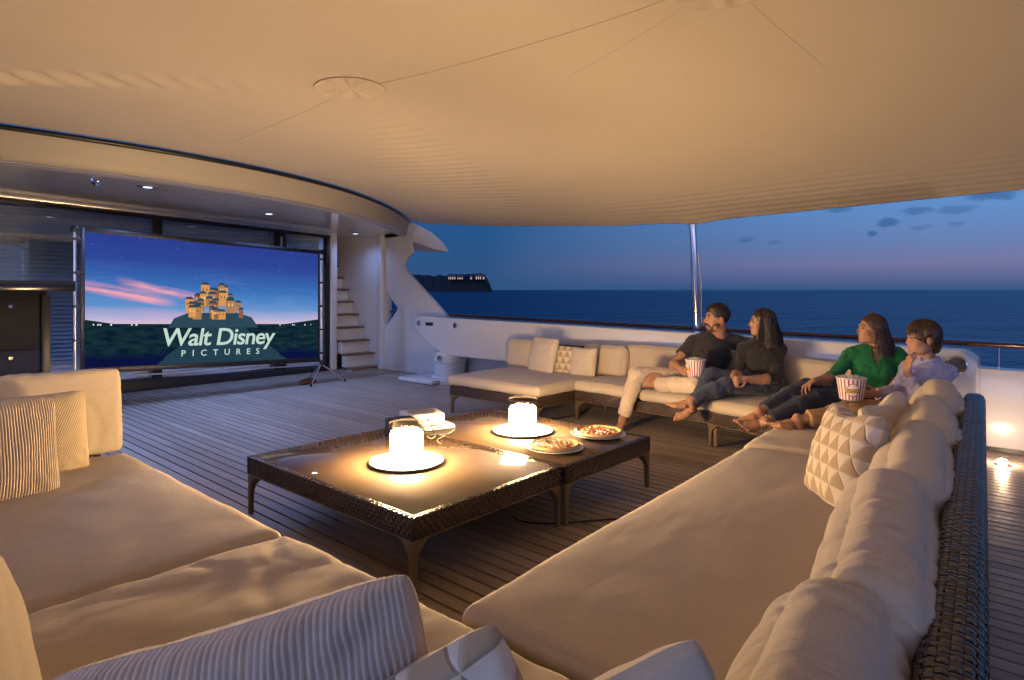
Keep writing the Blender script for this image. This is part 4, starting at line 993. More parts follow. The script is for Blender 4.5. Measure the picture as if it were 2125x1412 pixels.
# ================================================================ sofas
def seat_base(e, w, d, z0=0.215, z1=0.322, pitch=0.021, legs=True):
    make_frame(e, w, d, z0, z1, pitch, 0.035, 0.0)
    MB().box((-w / 2 + 0.036, -d / 2 + 0.036, z1 - 0.04), (w / 2 - 0.036, d / 2 - 0.036, z1 - 0.008)).obj('seat_panel', 'rattan_core', e)
    MB().box((-w / 2 + 0.008, -d / 2 + 0.008, z0 - 0.008), (w / 2 - 0.008, d / 2 - 0.008, z0 - 0.001)).obj('under_frame', 'bronze_leg', e)
    for sx in (-1, 1):
        for sy in (-1, 1):
            leg_mb(z0 - 0.009, (-sx, -sy), 0.11, 0.032).obj('leg', 'bronze_leg', e, bevel=0.004, loc=(sx * (w / 2 - 0.005), sy * (d / 2 - 0.005), 0))
def back_panel(e, L, z0, z1, th, place, pitch=0.024, name='woven_back'):
    """woven back rest; place(s, n, z) maps along, outwards and up to the local frame"""
    Hh = z1 - z0; r = th / 2; per = Hh + math.pi * r * 0.5 + th * 0.1 + math.pi * r * 0.5 + Hh
    q = r * 0.75
    seg1 = Hh - q; arc = math.pi * q / 2; flat = th - 2 * q
    tot = 2 * seg1 + 2 * arc + flat
    def fn(s, t, h):
        if t < seg1: n_, z, nn, nz_ = r, z0 + t, 1, 0
        elif t < seg1 + arc:
            a = (t - seg1) / q; n_, z, nn, nz_ = r - q + q * math.cos(a), z1 - q + q * math.sin(a), math.cos(a), math.sin(a)
        elif t < seg1 + arc + flat: n_, z, nn, nz_ = r - q - (t - seg1 - arc), z1, 0, 1
        elif t < seg1 + 2 * arc + flat:
            a = math.pi / 2 + (t - seg1 - arc - flat) / q; n_, z, nn, nz_ = -(r - q) + q * math.cos(a), z1 - q + q * math.sin(a), math.cos(a), math.sin(a)
        else: n_, z, nn, nz_ = -r, z1 - q - (t - seg1 - 2 * arc - flat), -1, 0
        return place(s, n_ + nn * h, z + nz_ * h)
    weave_obj(name, L, tot, pitch, fn, e)
    c = MB(); k = r - 0.006
    c.loft([[place(0.004, -k, z0), place(0.004, k, z0), place(0.004, k, z1 - 0.02), place(0.004, k * 0.4, z1 - 0.008), place(0.004, -k * 0.4, z1 - 0.008), place(0.004, -k, z1 - 0.02)],
            [place(L - 0.004, -k, z0), place(L - 0.004, k, z0), place(L - 0.004, k, z1 - 0.02), place(L - 0.004, k * 0.4, z1 - 0.008), place(L - 0.004, -k * 0.4, z1 - 0.008), place(L - 0.004, -k, z1 - 0.02)]])
    c.obj('back_core', 'rattan_core', e)
    for s0, sg in ((0.0, -1), (L, 1)):
        def fe(s, t, h, s0=s0, sg=sg): return place(s0 + sg * (h - 0.003), -r + 0.006 + t * (th - 0.012) / th, z0 + s)
        weave_obj(name + '_end', Hh - 0.02, th, pitch, fe, e)
def loose(name, me, m, loc, rot, label, cat='cushion', group=None):
    o = link_obj(name, me, m, None, loc, rot, True); tag(o, label, cat, group); return o
def seat_pad(w, d, h, loc, rz, label, seed, m='cushion', crown=0.028, wr=0.004, n=(30, 24, 6), group='sofa seat cushions', corner=0.0, rough=2.2, crump=0.003):
    return loose('seat_cushion', pad_mesh(w, d, h, 0.05, n, crown, 0.012, wr, rough, seed=seed, corner=corner, crump=crump, cf=(1.6, 2.4, 2.0)), m, loc, (0, 0, rz), label, 'cushion', group)

SEAT = 0.3235
# --- starboard sofa: chaise and two seats along the bulwark, turned slightly
def frame_pt(o, a, x, y): return (o[0] + x * math.cos(a) - y * math.sin(a), o[1] + x * math.sin(a) + y * math.cos(a))
# chaise
ch = empty('chaise_module', (5.70, 4.745, 0), 0.0); tag(ch, 'rattan chaise base at the forward end of the far sofa', 'sofa')
seat_base(ch, 1.36, 1.33)
back_panel(ch, 1.33, 0.20, 0.745, 0.09, lambda s, n, z: (0.70 + n, -0.665 + s, z), 0.022)
seat_pad(1.36, 1.40, 0.115, (5.68, 4.755, SEAT), 0, 'deep beige chaise cushion at the forward end of the far sofa', 1, n=(30, 30, 6), crown=0.02)
# two-seat module
a2 = R(-5.0)
o2 = (6.09, 3.18)
m2 = empty('sofa_module', (o2[0], o2[1], 0), a2); tag(m2, 'rattan sofa base under the man in the black shirt', 'sofa')
seat_base(m2, 0.98, 1.72)
back_panel(m2, 1.72, 0.20, 0.745, 0.09, lambda s, n, z: (0.50 + n, -0.86 + s, z), 0.022)
seat_pad(1.0, 0.86, 0.115, (*frame_pt(o2, a2, -0.03, 0.435), SEAT), a2, 'beige seat cushion under the tucked foot of the man', 2, n=(24, 24, 6))
seat_pad(1.0, 0.85, 0.115, (*frame_pt(o2, a2, -0.03, -0.43), SEAT), a2, 'beige seat cushion between the man and the woman in black', 3, n=(24, 24, 6))
# corner module, turned inwards
a3 = R(-17)
o3 = (5.79, 1.58)
m3 = empty('sofa_module', (o3[0], o3[1], 0), a3); tag(m3, 'rattan corner sofa base under the woman in green', 'sofa')
seat_base(m3, 1.02, 1.52)
back_panel(m3, 1.52, 0.20, 0.745, 0.09, lambda s, n, z: (0.54 + n, -0.76 + s, z), 0.022)
seat_pad(1.04, 1.50, 0.115, (*frame_pt(o3, a3, -0.03, 0.0), SEAT), a3, 'beige seat cushion under the woman in green and the boy', 4, n=(26, 30, 6))
# back cushions of the far sofa
def back_pad(w, h, t, loc, rz, lean, label, seed, m='cushion', group='sofa back cushions', n=(20, 8, 16), wr=0.006, wdir=(1, 1, 1), ws=3.0, puff=0.02, rad=0.06):
    me = pad_mesh(w, t, h, min(t * 0.42, rad), tuple(int(q * 1.6) for q in n), 0.012, puff, wr, ws, wdir, seed, crump=0.007, cf=(3.0, 1.5, 2.5))
    o = link_obj('back_cushion', me, m, None, None, None, True)
    o.rotation_euler = (Matrix.Rotation(rz, 3, 'Z') @ Matrix.Rotation(lean, 3, 'X')).to_euler(); o.location = loc
    tag(o, label, 'cushion', group); return o
SZ = 0.432
back_pad(0.46, 0.36, 0.17, (6.21, 5.31, SZ), R(-90), R(-9), 'beige back cushion at the forward end of the far sofa', 11)
back_pad(0.60, 0.36, 0.17, (6.24, 4.06, SZ), R(-90), R(-12), 'beige back cushion behind the small pale pillow', 12)
back_pad(0.80, 0.38, 0.18, (6.33, 3.46, SZ), R(-90) + a2, R(-12), 'wide beige back cushion left of the man in black', 13)
back_pad(0.84, 0.36, 0.18, (6.42, 2.70, SZ), R(-90) + a2, R(-14), 'beige back cushion behind the man in the black shirt', 14)
back_pad(0.74, 0.36, 0.18, (*frame_pt(o3, a3, 0.37, 0.42), SZ), R(-90) + a3, R(-14), 'beige back cushion behind the woman in black', 15)
back_pad(0.72, 0.36, 0.18, (*frame_pt(o3, a3, 0.37, -0.36), SZ), R(-90) + a3, R(-14), 'beige back cushion behind the woman in green', 16)

def tri_pattern(t, b):
    o = t.tc('Object'); x, y, z = t.sep(o)
    S = 0.078
    row = t.m('DIVIDE', t.m('ADD', z, 2.0), S); rf = t.m('FRACT', row); ri = t.m('FLOOR', row)
    xx = t.m('FRACT', t.m('ADD', t.m('DIVIDE', t.m('ADD', x, 2.0), S * 1.1), t.m('MULTIPLY', ri, 0.5)))
    tri = t.m('LESS_THAN', t.m('MULTIPLY', t.m('ABSOLUTE', t.m('SUBTRACT', xx, 0.5)), 2.0), t.m('SUBTRACT', 1.0, rf))
    n = t.noise(o, 60, 2); th = t.noise(t.map(o, (500, 500, 500)), 1, 1)
    t.link(t.mix(tri, t.mix(n, (0.62, 0.53, 0.40), (0.68, 0.59, 0.46)), t.mix(n, (0.37, 0.27, 0.165), (0.43, 0.325, 0.205))), b.inputs['Base Color'])
    e1 = t.m('MINIMUM', rf, t.m('SUBTRACT', 1.0, rf))
    e2 = t.m('ABSOLUTE', t.m('SUBTRACT', t.m('MULTIPLY', t.m('ABSOLUTE', t.m('SUBTRACT', xx, 0.5)), 2.0), t.m('SUBTRACT', 1.0, rf)))
    q = t.mr(t.m('MINIMUM', t.m('MULTIPLY', e1, 2.0), e2), 0.0, 0.16, 0, 1, True)
    t.link(t.bump(t.m('ADD', q, t.m('MULTIPLY', th, 0.08)), 0.55, 0.007), b.inputs['Normal'])
mat('triangle_cloth', (0.6, 0.5, 0.4), 0.9, sheen=0.2, build=tri_pattern)
def cord(base, blue):
    def f(t, b):
        o = t.tc('Object'); n = t.noise(t.map(o, (6, 6, 2.5)), 1.0, 4, 0.6); x, y, z = t.sep(o)
        n2 = t.noise(t.map(o, (90, 8, 8)), 1.0, 3)
        c = t.mix(t.mr(n, 0.4, 0.62, 0, 1), base, blue); t.link(t.mix(t.mr(n2, 0.4, 0.65, 0, 0.5), c, tuple(q * 0.55 for q in base)), b.inputs['Base Color'])
        t.link(t.bump(t.noise(o, 500, 2), 0.25, 0.002), b.inputs['Normal'])
    return f
mat('cord_cloth', (0.5, 0.45, 0.4), 0.95, sheen=0.3, build=cord((0.60, 0.48, 0.36), (0.50, 0.42, 0.35)))
mat('cord_warm', (0.55, 0.45, 0.34), 0.95, sheen=0.3, build=cord((0.60, 0.50, 0.38), (0.52, 0.43, 0.32)))
def knit(t, b):
    o = t.tc('Object'); x, y, z = t.sep(o)
    h = t.m('MULTIPLY', t.m('SINE', t.m('MULTIPLY', t.m('ADD', x, t.m('MULTIPLY', z, 0.5)), 520.0)), t.m('SINE', t.m('MULTIPLY', z, 520.0)))
    t.link(t.mix(t.mr(h, -1, 1), (0.40, 0.32, 0.22), (0.60, 0.50, 0.36)), b.inputs['Base Color']); t.link(t.bump(h, 0.5, 0.004), b.inputs['Normal'])
mat('knit_cloth', (0.55, 0.45, 0.33), 0.95, build=knit)

def throw(name_label, w, h, t, m, loc, rz, lean, roll=0.0, seed=0, group='throw pillows', **kw):
    o = link_obj('throw_pillow', pillow_mesh(w, h, t, seed=seed, **kw), m, None, loc, None, True)
    o.rotation_euler = (Matrix.Rotation(rz, 3, 'Z') @ Matrix.Rotation(lean, 3, 'X') @ Matrix.Rotation(roll, 3, 'Y')).to_euler()
    tag(o, name_label, 'pillow', group); return o
fx = R(-90)
throw('large pale square pillow on the chaise of the far sofa', 0.50, 0.46, 0.17, 'cushion_pale', (6.00, 4.78, SZ + 0.215), R(-104), R(-13), 0.02, 21)
throw('small triangle patterned pillow between two pale pillows on the far sofa', 0.36, 0.35, 0.14, 'triangle_cloth', (6.09, 4.48, SZ + 0.17), R(-75), R(-10), 0.03, 22)
throw('small pale pillow right of the triangle patterned one on the far sofa', 0.37, 0.35, 0.15, 'cushion_pale', (6.05, 4.21, SZ + 0.17), R(-92), R(-12), -0.03, 23)

# --- aft sofa: seats run athwart, rattan back towards the stern
A4 = R(4.2); A5 = R(2.0)
def aft(x, y): return frame_pt((1.4, 0.13), A4, x - 1.4, y)
def aft2(x, y): return frame_pt((1.4, 0.06), A5, x - 1.4, y)
for (x0, x1, lab, s_) in ((1.30, 4.075, 'long rattan base of the aft sofa nearest the camera', 5), (4.09, 5.22, 'rattan base of the aft sofa next to the boy', 6)):
    c_ = aft((x0 + x1) / 2, 0.63); e = empty('sofa_module', (*c_, 0), A4); tag(e, lab, 'sofa')
    seat_base(e, x1 - x0, 1.10)
    back_panel(e, x1 - x0, 0.20, 0.75, 0.11, lambda s, n, z, hw=(x1 - x0) / 2: (-hw + s, -0.605 - n, z), 0.021)
c_ = aft2((1.42 + 4.075) / 2, 0.84)
seat_pad(2.66, 1.10, 0.118, (*c_, SEAT), A5, 'long beige seat cushion of the aft sofa on the right', 31, n=(110, 50, 6), crown=0.03, wr=0.003, crump=0.0015)
c_ = aft2((4.09 + 5.22) / 2, 0.86)
seat_pad(1.13, 1.10, 0.124, (*c_, SEAT), A5, 'beige seat cushion beside the boy at the end of the aft sofa', 32, n=(34, 34, 6), crown=0.03)
# nearest corner module
c_ = aft(0.60, 0.60); e = empty('sofa_module', (*c_, 0), A4); tag(e, 'rattan corner base of the sofa nearest the camera', 'sofa')
seat_base(e, 1.36, 1.36)
back_panel(e, 1.09, 0.20, 0.75, 0.11, lambda s, n, z: (-0.42 + s, -0.665 - n, z), 0.021)
# puffy back cushions along the aft sofa, each overlapping the next
for (x0, x1, lab, s_, hh) in ((4.42, 5.20, 'beige back cushion behind the boy at the far end of the aft sofa', 41, 0.39), (3.52, 4.46, 'plump beige back cushion of the aft sofa, second from the far end', 42, 0.385), (2.52, 3.56, 'plump beige back cushion behind the triangle patterned pillow', 43, 0.39), (1.50, 2.56, 'plump creased beige back cushion, second from the camera', 44, 0.385), (0.62, 1.54, 'large creased beige back cushion nearest the camera on the right', 45, 0.38)):
    w_ = x1 - x0 + 0.09; c_ = aft((x0 + x1) / 2, 0.235)
    me = pad_mesh(w_, 0.26, hh, 0.12, (84, 24, 36), 0.035, 0.03, 0.005, 2.2, (1.4, 0.7, 0.7), s_, crump=0.0085, cf=(5.0, 1.6, 2.2))
    o = link_obj('back_cushion', me, 'cushion_creased', None, (*c_, SZ), None, True)
    o.rotation_euler = (Matrix.Rotation(A4 + R(4.5 + random.Random(s_).uniform(-1.5, 1.5)), 3, 'Z') @ Matrix.Rotation(R(7), 3, 'X')).to_euler()
    tag(o, lab, 'cushion', 'sofa back cushions')
throw('large triangle patterned pillow leaning on the back of the aft sofa', 0.52, 0.50, 0.20, 'triangle_cloth', (3.245, 0.765, SZ + 0.225), R(37), R(17), 0.04, 24, chop=0.035)
throw('pale square pillow behind the large triangle patterned one', 0.50, 0.46, 0.19, 'cushion_pale', (3.97, 0.68, SZ + 0.205), R(166), R(20), 0.12, 25, chop=0.03)

# --- port sofa
for (y0, y1, lab) in ((2.445, 4.42, 'rattan base of the port sofa on the left'), (1.32, 2.43, 'rattan base of the port sofa nearest the camera')):
    e = empty('sofa_module', (0.61, (y0 + y1) / 2, 0)); tag(e, lab, 'sofa'); seat_base(e, 1.34, y1 - y0)
seat_pad(1.66, 1.96, 0.118, (0.50, 3.415, SEAT), 0, 'wide beige seat cushion of the port sofa on the left', 33, n=(44, 50, 6), crown=0.03, wr=0.003)
seat_pad(1.66, 1.72, 0.125, (0.50, 1.565, SEAT), 0, 'beige seat cushion of the port sofa in front of the corduroy pillow', 34, n=(80, 80, 6), crown=0.03, wr=0.006, rough=3.0, crump=0.007)
back_pad(2.0, 0.52, 0.20, (0.315, 4.50, 0.43), 0, R(-6), 'tall beige end cushion at the forward end of the port sofa', 35, n=(50, 10, 18), wr=0.005, puff=0.006, rad=0.035)
e = empty('end_sofa', (0.3, 4.66, 0)); tag(e, 'rattan end back of the port sofa behind the tall cushion', 'sofa'); back_panel(e, 1.9, 0.03, 0.74, 0.08, lambda s, n, z: (-0.95 + s, n, z), 0.024)
throw('ribbed beige pillow at the left edge on the port sofa', 0.54, 0.52, 0.20, 'cord_warm', (0.58, 3.79, SZ + 0.245), R(8), R(-15), 0.04, 26, rib=0.0050, nrib=44, nx=352, n=30)
throw('knitted beige pillow behind the ribbed one on the port sofa', 0.50, 0.47, 0.18, 'knit_cloth', (0.825, 4.17, SZ + 0.225), R(4), R(-13), 0.02, 27)
# the port sofa's own back along its outer side
e = empty('sofa_back_rest', (-0.47, 2.9, 0)); tag(e, 'rattan back rest along the outer side of the port sofa', 'sofa'); back_panel(e, 3.2, 0.03, 0.75, 0.09, lambda s, n, z: (n, -1.6 + s, z), 0.03)
for k, (y0, lab) in enumerate(((2.55, 'beige outer back cushion of the port sofa next to the bottom left one'), (3.60, 'beige outer back cushion of the port sofa next to the ribbed pillow'))):
    back_pad(1.02, 0.44, 0.20, (-0.27, y0, SZ), R(90), R(-8), lab, 60 + k)
# back cushion of the port sofa close to the camera, and the pillows in the foreground
me = pad_mesh(1.1, 0.26, 0.42, 0.12, (36, 16, 22), 0.03, 0.03, 0.006, 3, seed=46)
o = link_obj('back_cushion', me, 'cushion', None, (0.105, 1.61, SZ), None, True); o.rotation_euler = (Matrix.Rotation(R(84), 3, 'Z') @ Matrix.Rotation(R(10), 3, 'X')).to_euler()
tag(o, 'beige back cushion at the bottom left corner beside the camera', 'cushion', 'sofa back cushions')
CY = R(-48.586)
throw('big ribbed grey-beige pillow in the foreground', 0.62, 0.46, 0.20, 'cord_cloth', (0.457, 0.918, 0.716), CY, R(-6), R(-16), 28, rib=0.0062, nrib=56, nx=448, n=44, wr=0.006)
throw('triangle patterned pillow corner at the bottom centre', 0.44, 0.44, 0.17, 'triangle_cloth', (0.578, 0.664, 0.695), CY, R(-4), R(-27), 29)
throw('plain beige pillow corner at the bottom between the sofas', 0.44, 0.44, 0.16, 'cushion', (0.738, 0.448, 0.692), CY, R(-4), R(-24), 30)

# ================================================================ people: bodies grown as one smooth surface from a distance field
class Field:
    def __init__(s, lo, hi, res):
        s.lo = np.array(lo, np.float32); s.res = res
        s.n = np.ceil((np.array(hi) - np.array(lo)) / res).astype(int) + 1
        s.a = np.full(tuple(s.n), 0.2, np.float32)
    def block(s, lo, hi):
        i0 = np.clip(np.floor((np.array(lo) - s.lo) / s.res).astype(int), 0, s.n - 1); i1 = np.clip(np.ceil((np.array(hi) - s.lo) / s.res).astype(int) + 1, 1, s.n)
        sl = tuple(slice(int(a), int(b)) for a, b in zip(i0, i1))
        ax = [s.lo[k] + s.res * np.arange(i0[k], i1[k], dtype=np.float32) for k in range(3)]
        return sl, ax[0][:, None, None], ax[1][None, :, None], ax[2][None, None, :]
    def union(s, sl, d, k):
        a = s.a[sl]
        if k > 1e-5:
            h = np.maximum(k - np.abs(a - d), 0) / k; s.a[sl] = np.minimum(a, d) - h * h * k * 0.25
        else: s.a[sl] = np.minimum(a, d)
    def cone(s, p, q, rp, rq, k=0.02):
        p = np.array(p, float); q = np.array(q, float); m = max(rp, rq) + k + 3 * s.res
        sl, X, Y, Z = s.block(np.minimum(p, q) - m, np.maximum(p, q) + m)
        if 0 in s.a[sl].shape: return
        ab = q - p; L = max(float(ab @ ab), 1e-9)
        t = np.clip(((X - p[0]) * ab[0] + (Y - p[1]) * ab[1] + (Z - p[2]) * ab[2]) / L, 0, 1)
        d = np.sqrt((X - p[0] - t * ab[0]) ** 2 + (Y - p[1] - t * ab[1]) ** 2 + (Z - p[2] - t * ab[2]) ** 2) - (rp + (rq - rp) * t)
        s.union(sl, d, k)
    def _ell(s, c, M, r):
        c = np.array(c, float); r = np.array(r, float); m = max(r) + 0.05
        sl, X, Y, Z = s.block(c - m, c + m); M = np.array(M, float)
        x, y, z = X - c[0], Y - c[1], Z - c[2]
        l = [M[0][i] * x + M[1][i] * y + M[2][i] * z for i in range(3)]
        k0 = np.sqrt(sum((l[i] / r[i]) ** 2 for i in range(3))); k1 = np.sqrt(sum((l[i] / r[i] ** 2) ** 2 for i in range(3)))
        return sl, k0 * (k0 - 1) / np.maximum(k1, 1e-6)
    def ell(s, c, M, r, k=0.02):
        sl, d = s._ell(c, M, r)
        if d.size: s.union(sl, d, k)
    def carve(s, c, M, r, k=0.01):
        sl, d = s._ell(c, M, r)
        if not d.size: return
        a = s.a[sl]; d = -d; h = np.maximum(k - np.abs(a - d), 0) / k; s.a[sl] = np.maximum(a, d) + h * h * k * 0.25
    def cut(s, p, n, rad):
        p = np.array(p, float); n = np.array(n, float); n /= np.linalg.norm(n)
        sl, X, Y, Z = s.block(p - rad, p + rad)
        d = (X - p[0]) * n[0] + (Y - p[1]) * n[1] + (Z - p[2]) * n[2]
        r = np.sqrt((X - p[0]) ** 2 + (Y - p[1]) ** 2 + (Z - p[2]) ** 2)
        s.a[sl] = np.where(r < rad, np.maximum(s.a[sl], d), s.a[sl])
    def mesh(s):
        a = s.a; neg = a < 0
        def cc(f, g, op):
            r = None
            for dx in (0, 1):
                for dy in (0, 1):
                    for dz in (0, 1):
                        q = f[dx:f.shape[0] - 1 + dx, dy:f.shape[1] - 1 + dy, dz:f.shape[2] - 1 + dz]
                        r = q.copy() if r is None else op(r, q)
            return r
        anyn = cc(neg, 0, np.logical_or); alln = cc(neg, 0, np.logical_and)
        act = anyn & ~alln; idx = np.argwhere(act); N = len(idx)
        if N == 0: return np.zeros((0, 3)), []
        lab = np.full(act.shape, -1, np.int64); lab[tuple(idx.T)] = np.arange(N)
        acc = np.zeros((N, 3)); cnt = np.zeros(N)
        cor = {(x, y, z): a[idx[:, 0] + x, idx[:, 1] + y, idx[:, 2] + z] for x in (0, 1) for y in (0, 1) for z in (0, 1)}
        for c0 in cor:
            for ax in range(3):
                if c0[ax] == 0:
                    c1 = list(c0); c1[ax] = 1; c1 = tuple(c1)
                    v0, v1 = cor[c0], cor[c1]; m = (v0 < 0) != (v1 < 0)
                    t = np.where(m, v0 / np.where(np.abs(v0 - v1) < 1e-9, 1e-9, v0 - v1), 0)
                    p = np.tile(np.array(c0, float), (N, 1)); p[:, ax] += t
                    acc += np.where(m[:, None], p, 0); cnt += m
        V = (idx + acc / np.maximum(cnt, 1)[:, None]) * s.res + s.lo
        F = []
        for ax in range(3):
            b, c = (ax + 1) % 3, (ax + 2) % 3
            sh = list(a.shape); s0 = [slice(None)] * 3; s1 = [slice(None)] * 3
            s0[ax] = slice(0, sh[ax] - 1); s1[ax] = slice(1, sh[ax])
            ch = neg[tuple(s0)] != neg[tuple(s1)]
            e = np.argwhere(ch); ok = (e[:, b] > 0) & (e[:, c] > 0) & (e[:, b] < sh[b] - 1) & (e[:, c] < sh[c] - 1); e = e[ok]
            fl = neg[tuple(s0)][tuple(e.T)]
            def L(db, dc):
                q = e.copy(); q[:, b] -= db; q[:, c] -= dc; return lab[tuple(q.T)]
            q = np.stack([L(1, 1), L(0, 1), L(0, 0), L(1, 0)], 1)
            q[~fl] = q[~fl][:, ::-1]
            F.append(q[(q >= 0).all(1)])
        return V, np.concatenate(F)
def field_obj(name, F, m, parent, org, ripple=0.0, seed=0, rscale=14.0, rdir=None):
    V, Q = F.mesh()
    me = mesh(V - np.array(org), Q)
    if ripple:
        nr = np.zeros((len(V), 3)); me.vertices.foreach_get('normal', nr.ravel()) if False else None
        nr = np.array([tuple(v.normal) for v in me.vertices]); rs = np.random.RandomState(seed); w_ = np.zeros(len(V))
        for k in range(7):
            dv = rs.normal(size=3); dv /= np.linalg.norm(dv); f = rscale * (1 + 0.6 * k); ph = rs.rand() * 7
            w_ += np.sin(V @ dv * f + ph + 1.6 * np.sin(V @ np.roll(dv, 1) * f * 0.7 + ph)) / (1 + 0.5 * k)
        if ripple > 0.002:
            off = Vector((seed * 2.3, seed * 1.1, 0.0)); cr = np.zeros(len(V)); fq = rscale * 0.42
            for i in range(len(V)):
                v = Vector((V[i][0] * fq, V[i][1] * fq, V[i][2] * fq * 1.5)) + off; v = v + noise.noise_vector(v * 0.8) * 0.6
                cr[i] = max(0, 1 - abs(noise.noise(v)) * 2.6) ** 2
            w_ = w_ * 0.6 - cr * 1.9
        P = V - np.array(org) + nr * (w_ * ripple)[:, None]
        me.vertices.foreach_set('co', P.astype(np.float32).ravel()); me.update()
    return link_obj(name, me, m, parent, None, None, True)

def V3(p): return np.array(p, float)
def unit(v): v = V3(v); return v / max(np.linalg.norm(v), 1e-9)
def basis(fwd, up):
    f = unit(fwd); u = V3(up); u = unit(u - f * (u @ f)); r = np.cross(f, u); return np.stack([r, f, u], 1)   # columns: right, forward, up
ID = np.eye(3)

def add_head(F, c, M, s, female=False, child=False):
    P = lambda x, y, z: V3(c) + M @ (np.array((x, y, z)) * s)
    F.ell(P(0, -0.012, 0.030), M, np.array((0.074, 0.094, 0.088)) * s, 0.01)
    F.ell(P(0, 0.028, -0.035), M, np.array((0.054 if female else 0.060, 0.066, 0.075)) * s, 0.03 * s)
    F.ell(P(0, 0.040, -0.070), M, np.array((0.039 if female else 0.052, 0.045, 0.040)) * s, 0.03 * s)
    F.ell(P(0, 0.070, -0.098), M, np.array((0.020, 0.018, 0.017)) * s, 0.025 * s)
    for sx in (-1, 1):
        F.ell(P(sx * 0.038, 0.058, -0.030), M, np.array((0.024, 0.026, 0.026)) * s, 0.02 * s)
        F.ell(P(sx * 0.045, 0.010, -0.075), M, np.array((0.010 if female else 0.016, 0.030, 0.022)) * s, 0.025 * s)
        F.ell(P(sx * 0.076, -0.012, -0.012), M, np.array((0.009, 0.020, 0.031)) * s, 0.006 * s)
    F.cone(P(-0.030, 0.080, 0.026), P(0.030, 0.080, 0.026), 0.011 * s, 0.011 * s, 0.02 * s)
    for sx in (-1, 1): F.carve(P(sx * 0.030, 0.100, 0.006), M, np.array((0.018, 0.016, 0.011)) * s, 0.008 * s)
    nl = (0.108 if female else 0.112) if not child else 0.104
    F.cone(P(0, 0.088, 0.014), P(0, nl, -0.024), 0.0065 * s, 0.0095 * s, 0.010 * s)
    for sx in (-1, 1): F.ell(P(sx * 0.010, 0.096, -0.030), M, np.array((0.007, 0.010, 0.007)) * s, 0.006 * s)
    F.cone(P(-0.016, 0.088, -0.056), P(0.016, 0.088, -0.056), 0.0065 * s, 0.0065 * s, 0.006 * s)
    F.cone(P(-0.014, 0.086, -0.067), P(0.014, 0.086, -0.067), 0.0075 * s, 0.0075 * s, 0.005 * s)
    return P
def add_hand(F, wr, fwd, palm, s, curl=0.5, spread=0.18, thumb=1, k=0.004):
    """wr wrist, fwd finger direction, palm normal out of the palm"""
    f = unit(fwd); p = V3(palm); p = unit(p - f * (p @ f)); sd = np.cross(f, p) * thumb
    wr = V3(wr); M = np.stack([sd, f, p], 1)
    F.ell(wr + f * 0.045 * s, M, np.array((0.038, 0.050, 0.015)) * s, 0.015)
    F.cone(wr - f * 0.02 * s, wr + f * 0.02 * s, 0.023 * s, 0.026 * s, 0.012)
    L = [0.040, 0.045, 0.042, 0.033]
    for i in range(4):
        off = (0.029 - 0.0195 * i) * s; a = spread * (1.5 - i) / 1.5 * 0.5
        b = wr + f * (0.084 - 0.006 * abs(i - 1)) * s + sd * off
        d = f * math.cos(a) + sd * math.sin(a); ang = curl * 0.45; q = b
        for j in range(3):
            ln = L[i] * (1, 0.68, 0.55)[j] * s
            dd = d * math.cos(ang) + p * math.sin(ang); e = q + dd * ln
            F.cone(q, e, (0.0098, 0.0088, 0.0080)[j] * s, (0.0088, 0.0080, 0.0068)[j] * s, k); q = e; ang += curl * 0.75
    b = wr + f * 0.022 * s + sd * 0.030 * s; d1 = unit(sd * 0.75 + f * 0.7 + p * 0.25); e = b + d1 * 0.042 * s
    F.cone(b, e, 0.014 * s, 0.0115 * s, 0.010); F.cone(e, e + unit(f * 0.95 + sd * 0.15 + p * 0.4 * curl) * 0.034 * s, 0.0112 * s, 0.0085 * s, k)
def add_foot(F, an, toe, up, s, side=1, k=0.012):
    an = V3(an); f = unit(V3(toe) - an); u = V3(up); u = unit(u - f * (u @ f)); sd = np.cross(f, u) * side     # sd points to the big toe
    B = lambda a, b_, c: an + (f * a + sd * b_ + u * c) * s
    F.ell(B(-0.024, 0, -0.048), np.stack([sd, f, u], 1), np.array((0.024, 0.027, 0.026)) * s, 0.02)
    F.cone(B(0, 0, 0.02), B(-0.008, 0, -0.03), 0.027 * s, 0.027 * s, 0.02)
    F.cone(B(-0.003, 0.0, -0.015), B(0.062, 0.006, -0.042), 0.031 * s, 0.031 * s, 0.02)
    F.cone(B(0.055, 0.006, -0.042), B(0.138, 0.008, -0.058), 0.031 * s, 0.023 * s, 0.02)
    F.cone(B(0.06, 0.018, -0.052), B(0.140, 0.026, -0.060), 0.026 * s, 0.023 * s, 0.015)
    F.cone(B(0.05, -0.018, -0.058), B(0.120, -0.026, -0.064), 0.024 * s, 0.019 * s, 0.015)
    for i, (x, l, r) in enumerate(((0.033, 0.052, 0.0145), (0.011, 0.046, 0.0105), (-0.006, 0.040, 0.0098), (-0.022, 0.033, 0.0092), (-0.036, 0.026, 0.0088))):
        b = B(0.148 - 0.010 * i, x, -0.060); F.cone(b, b + (f * l + u * 0.006 - sd * 0.002 * i) * s, r * s, r * 0.92 * s, 0.0035)
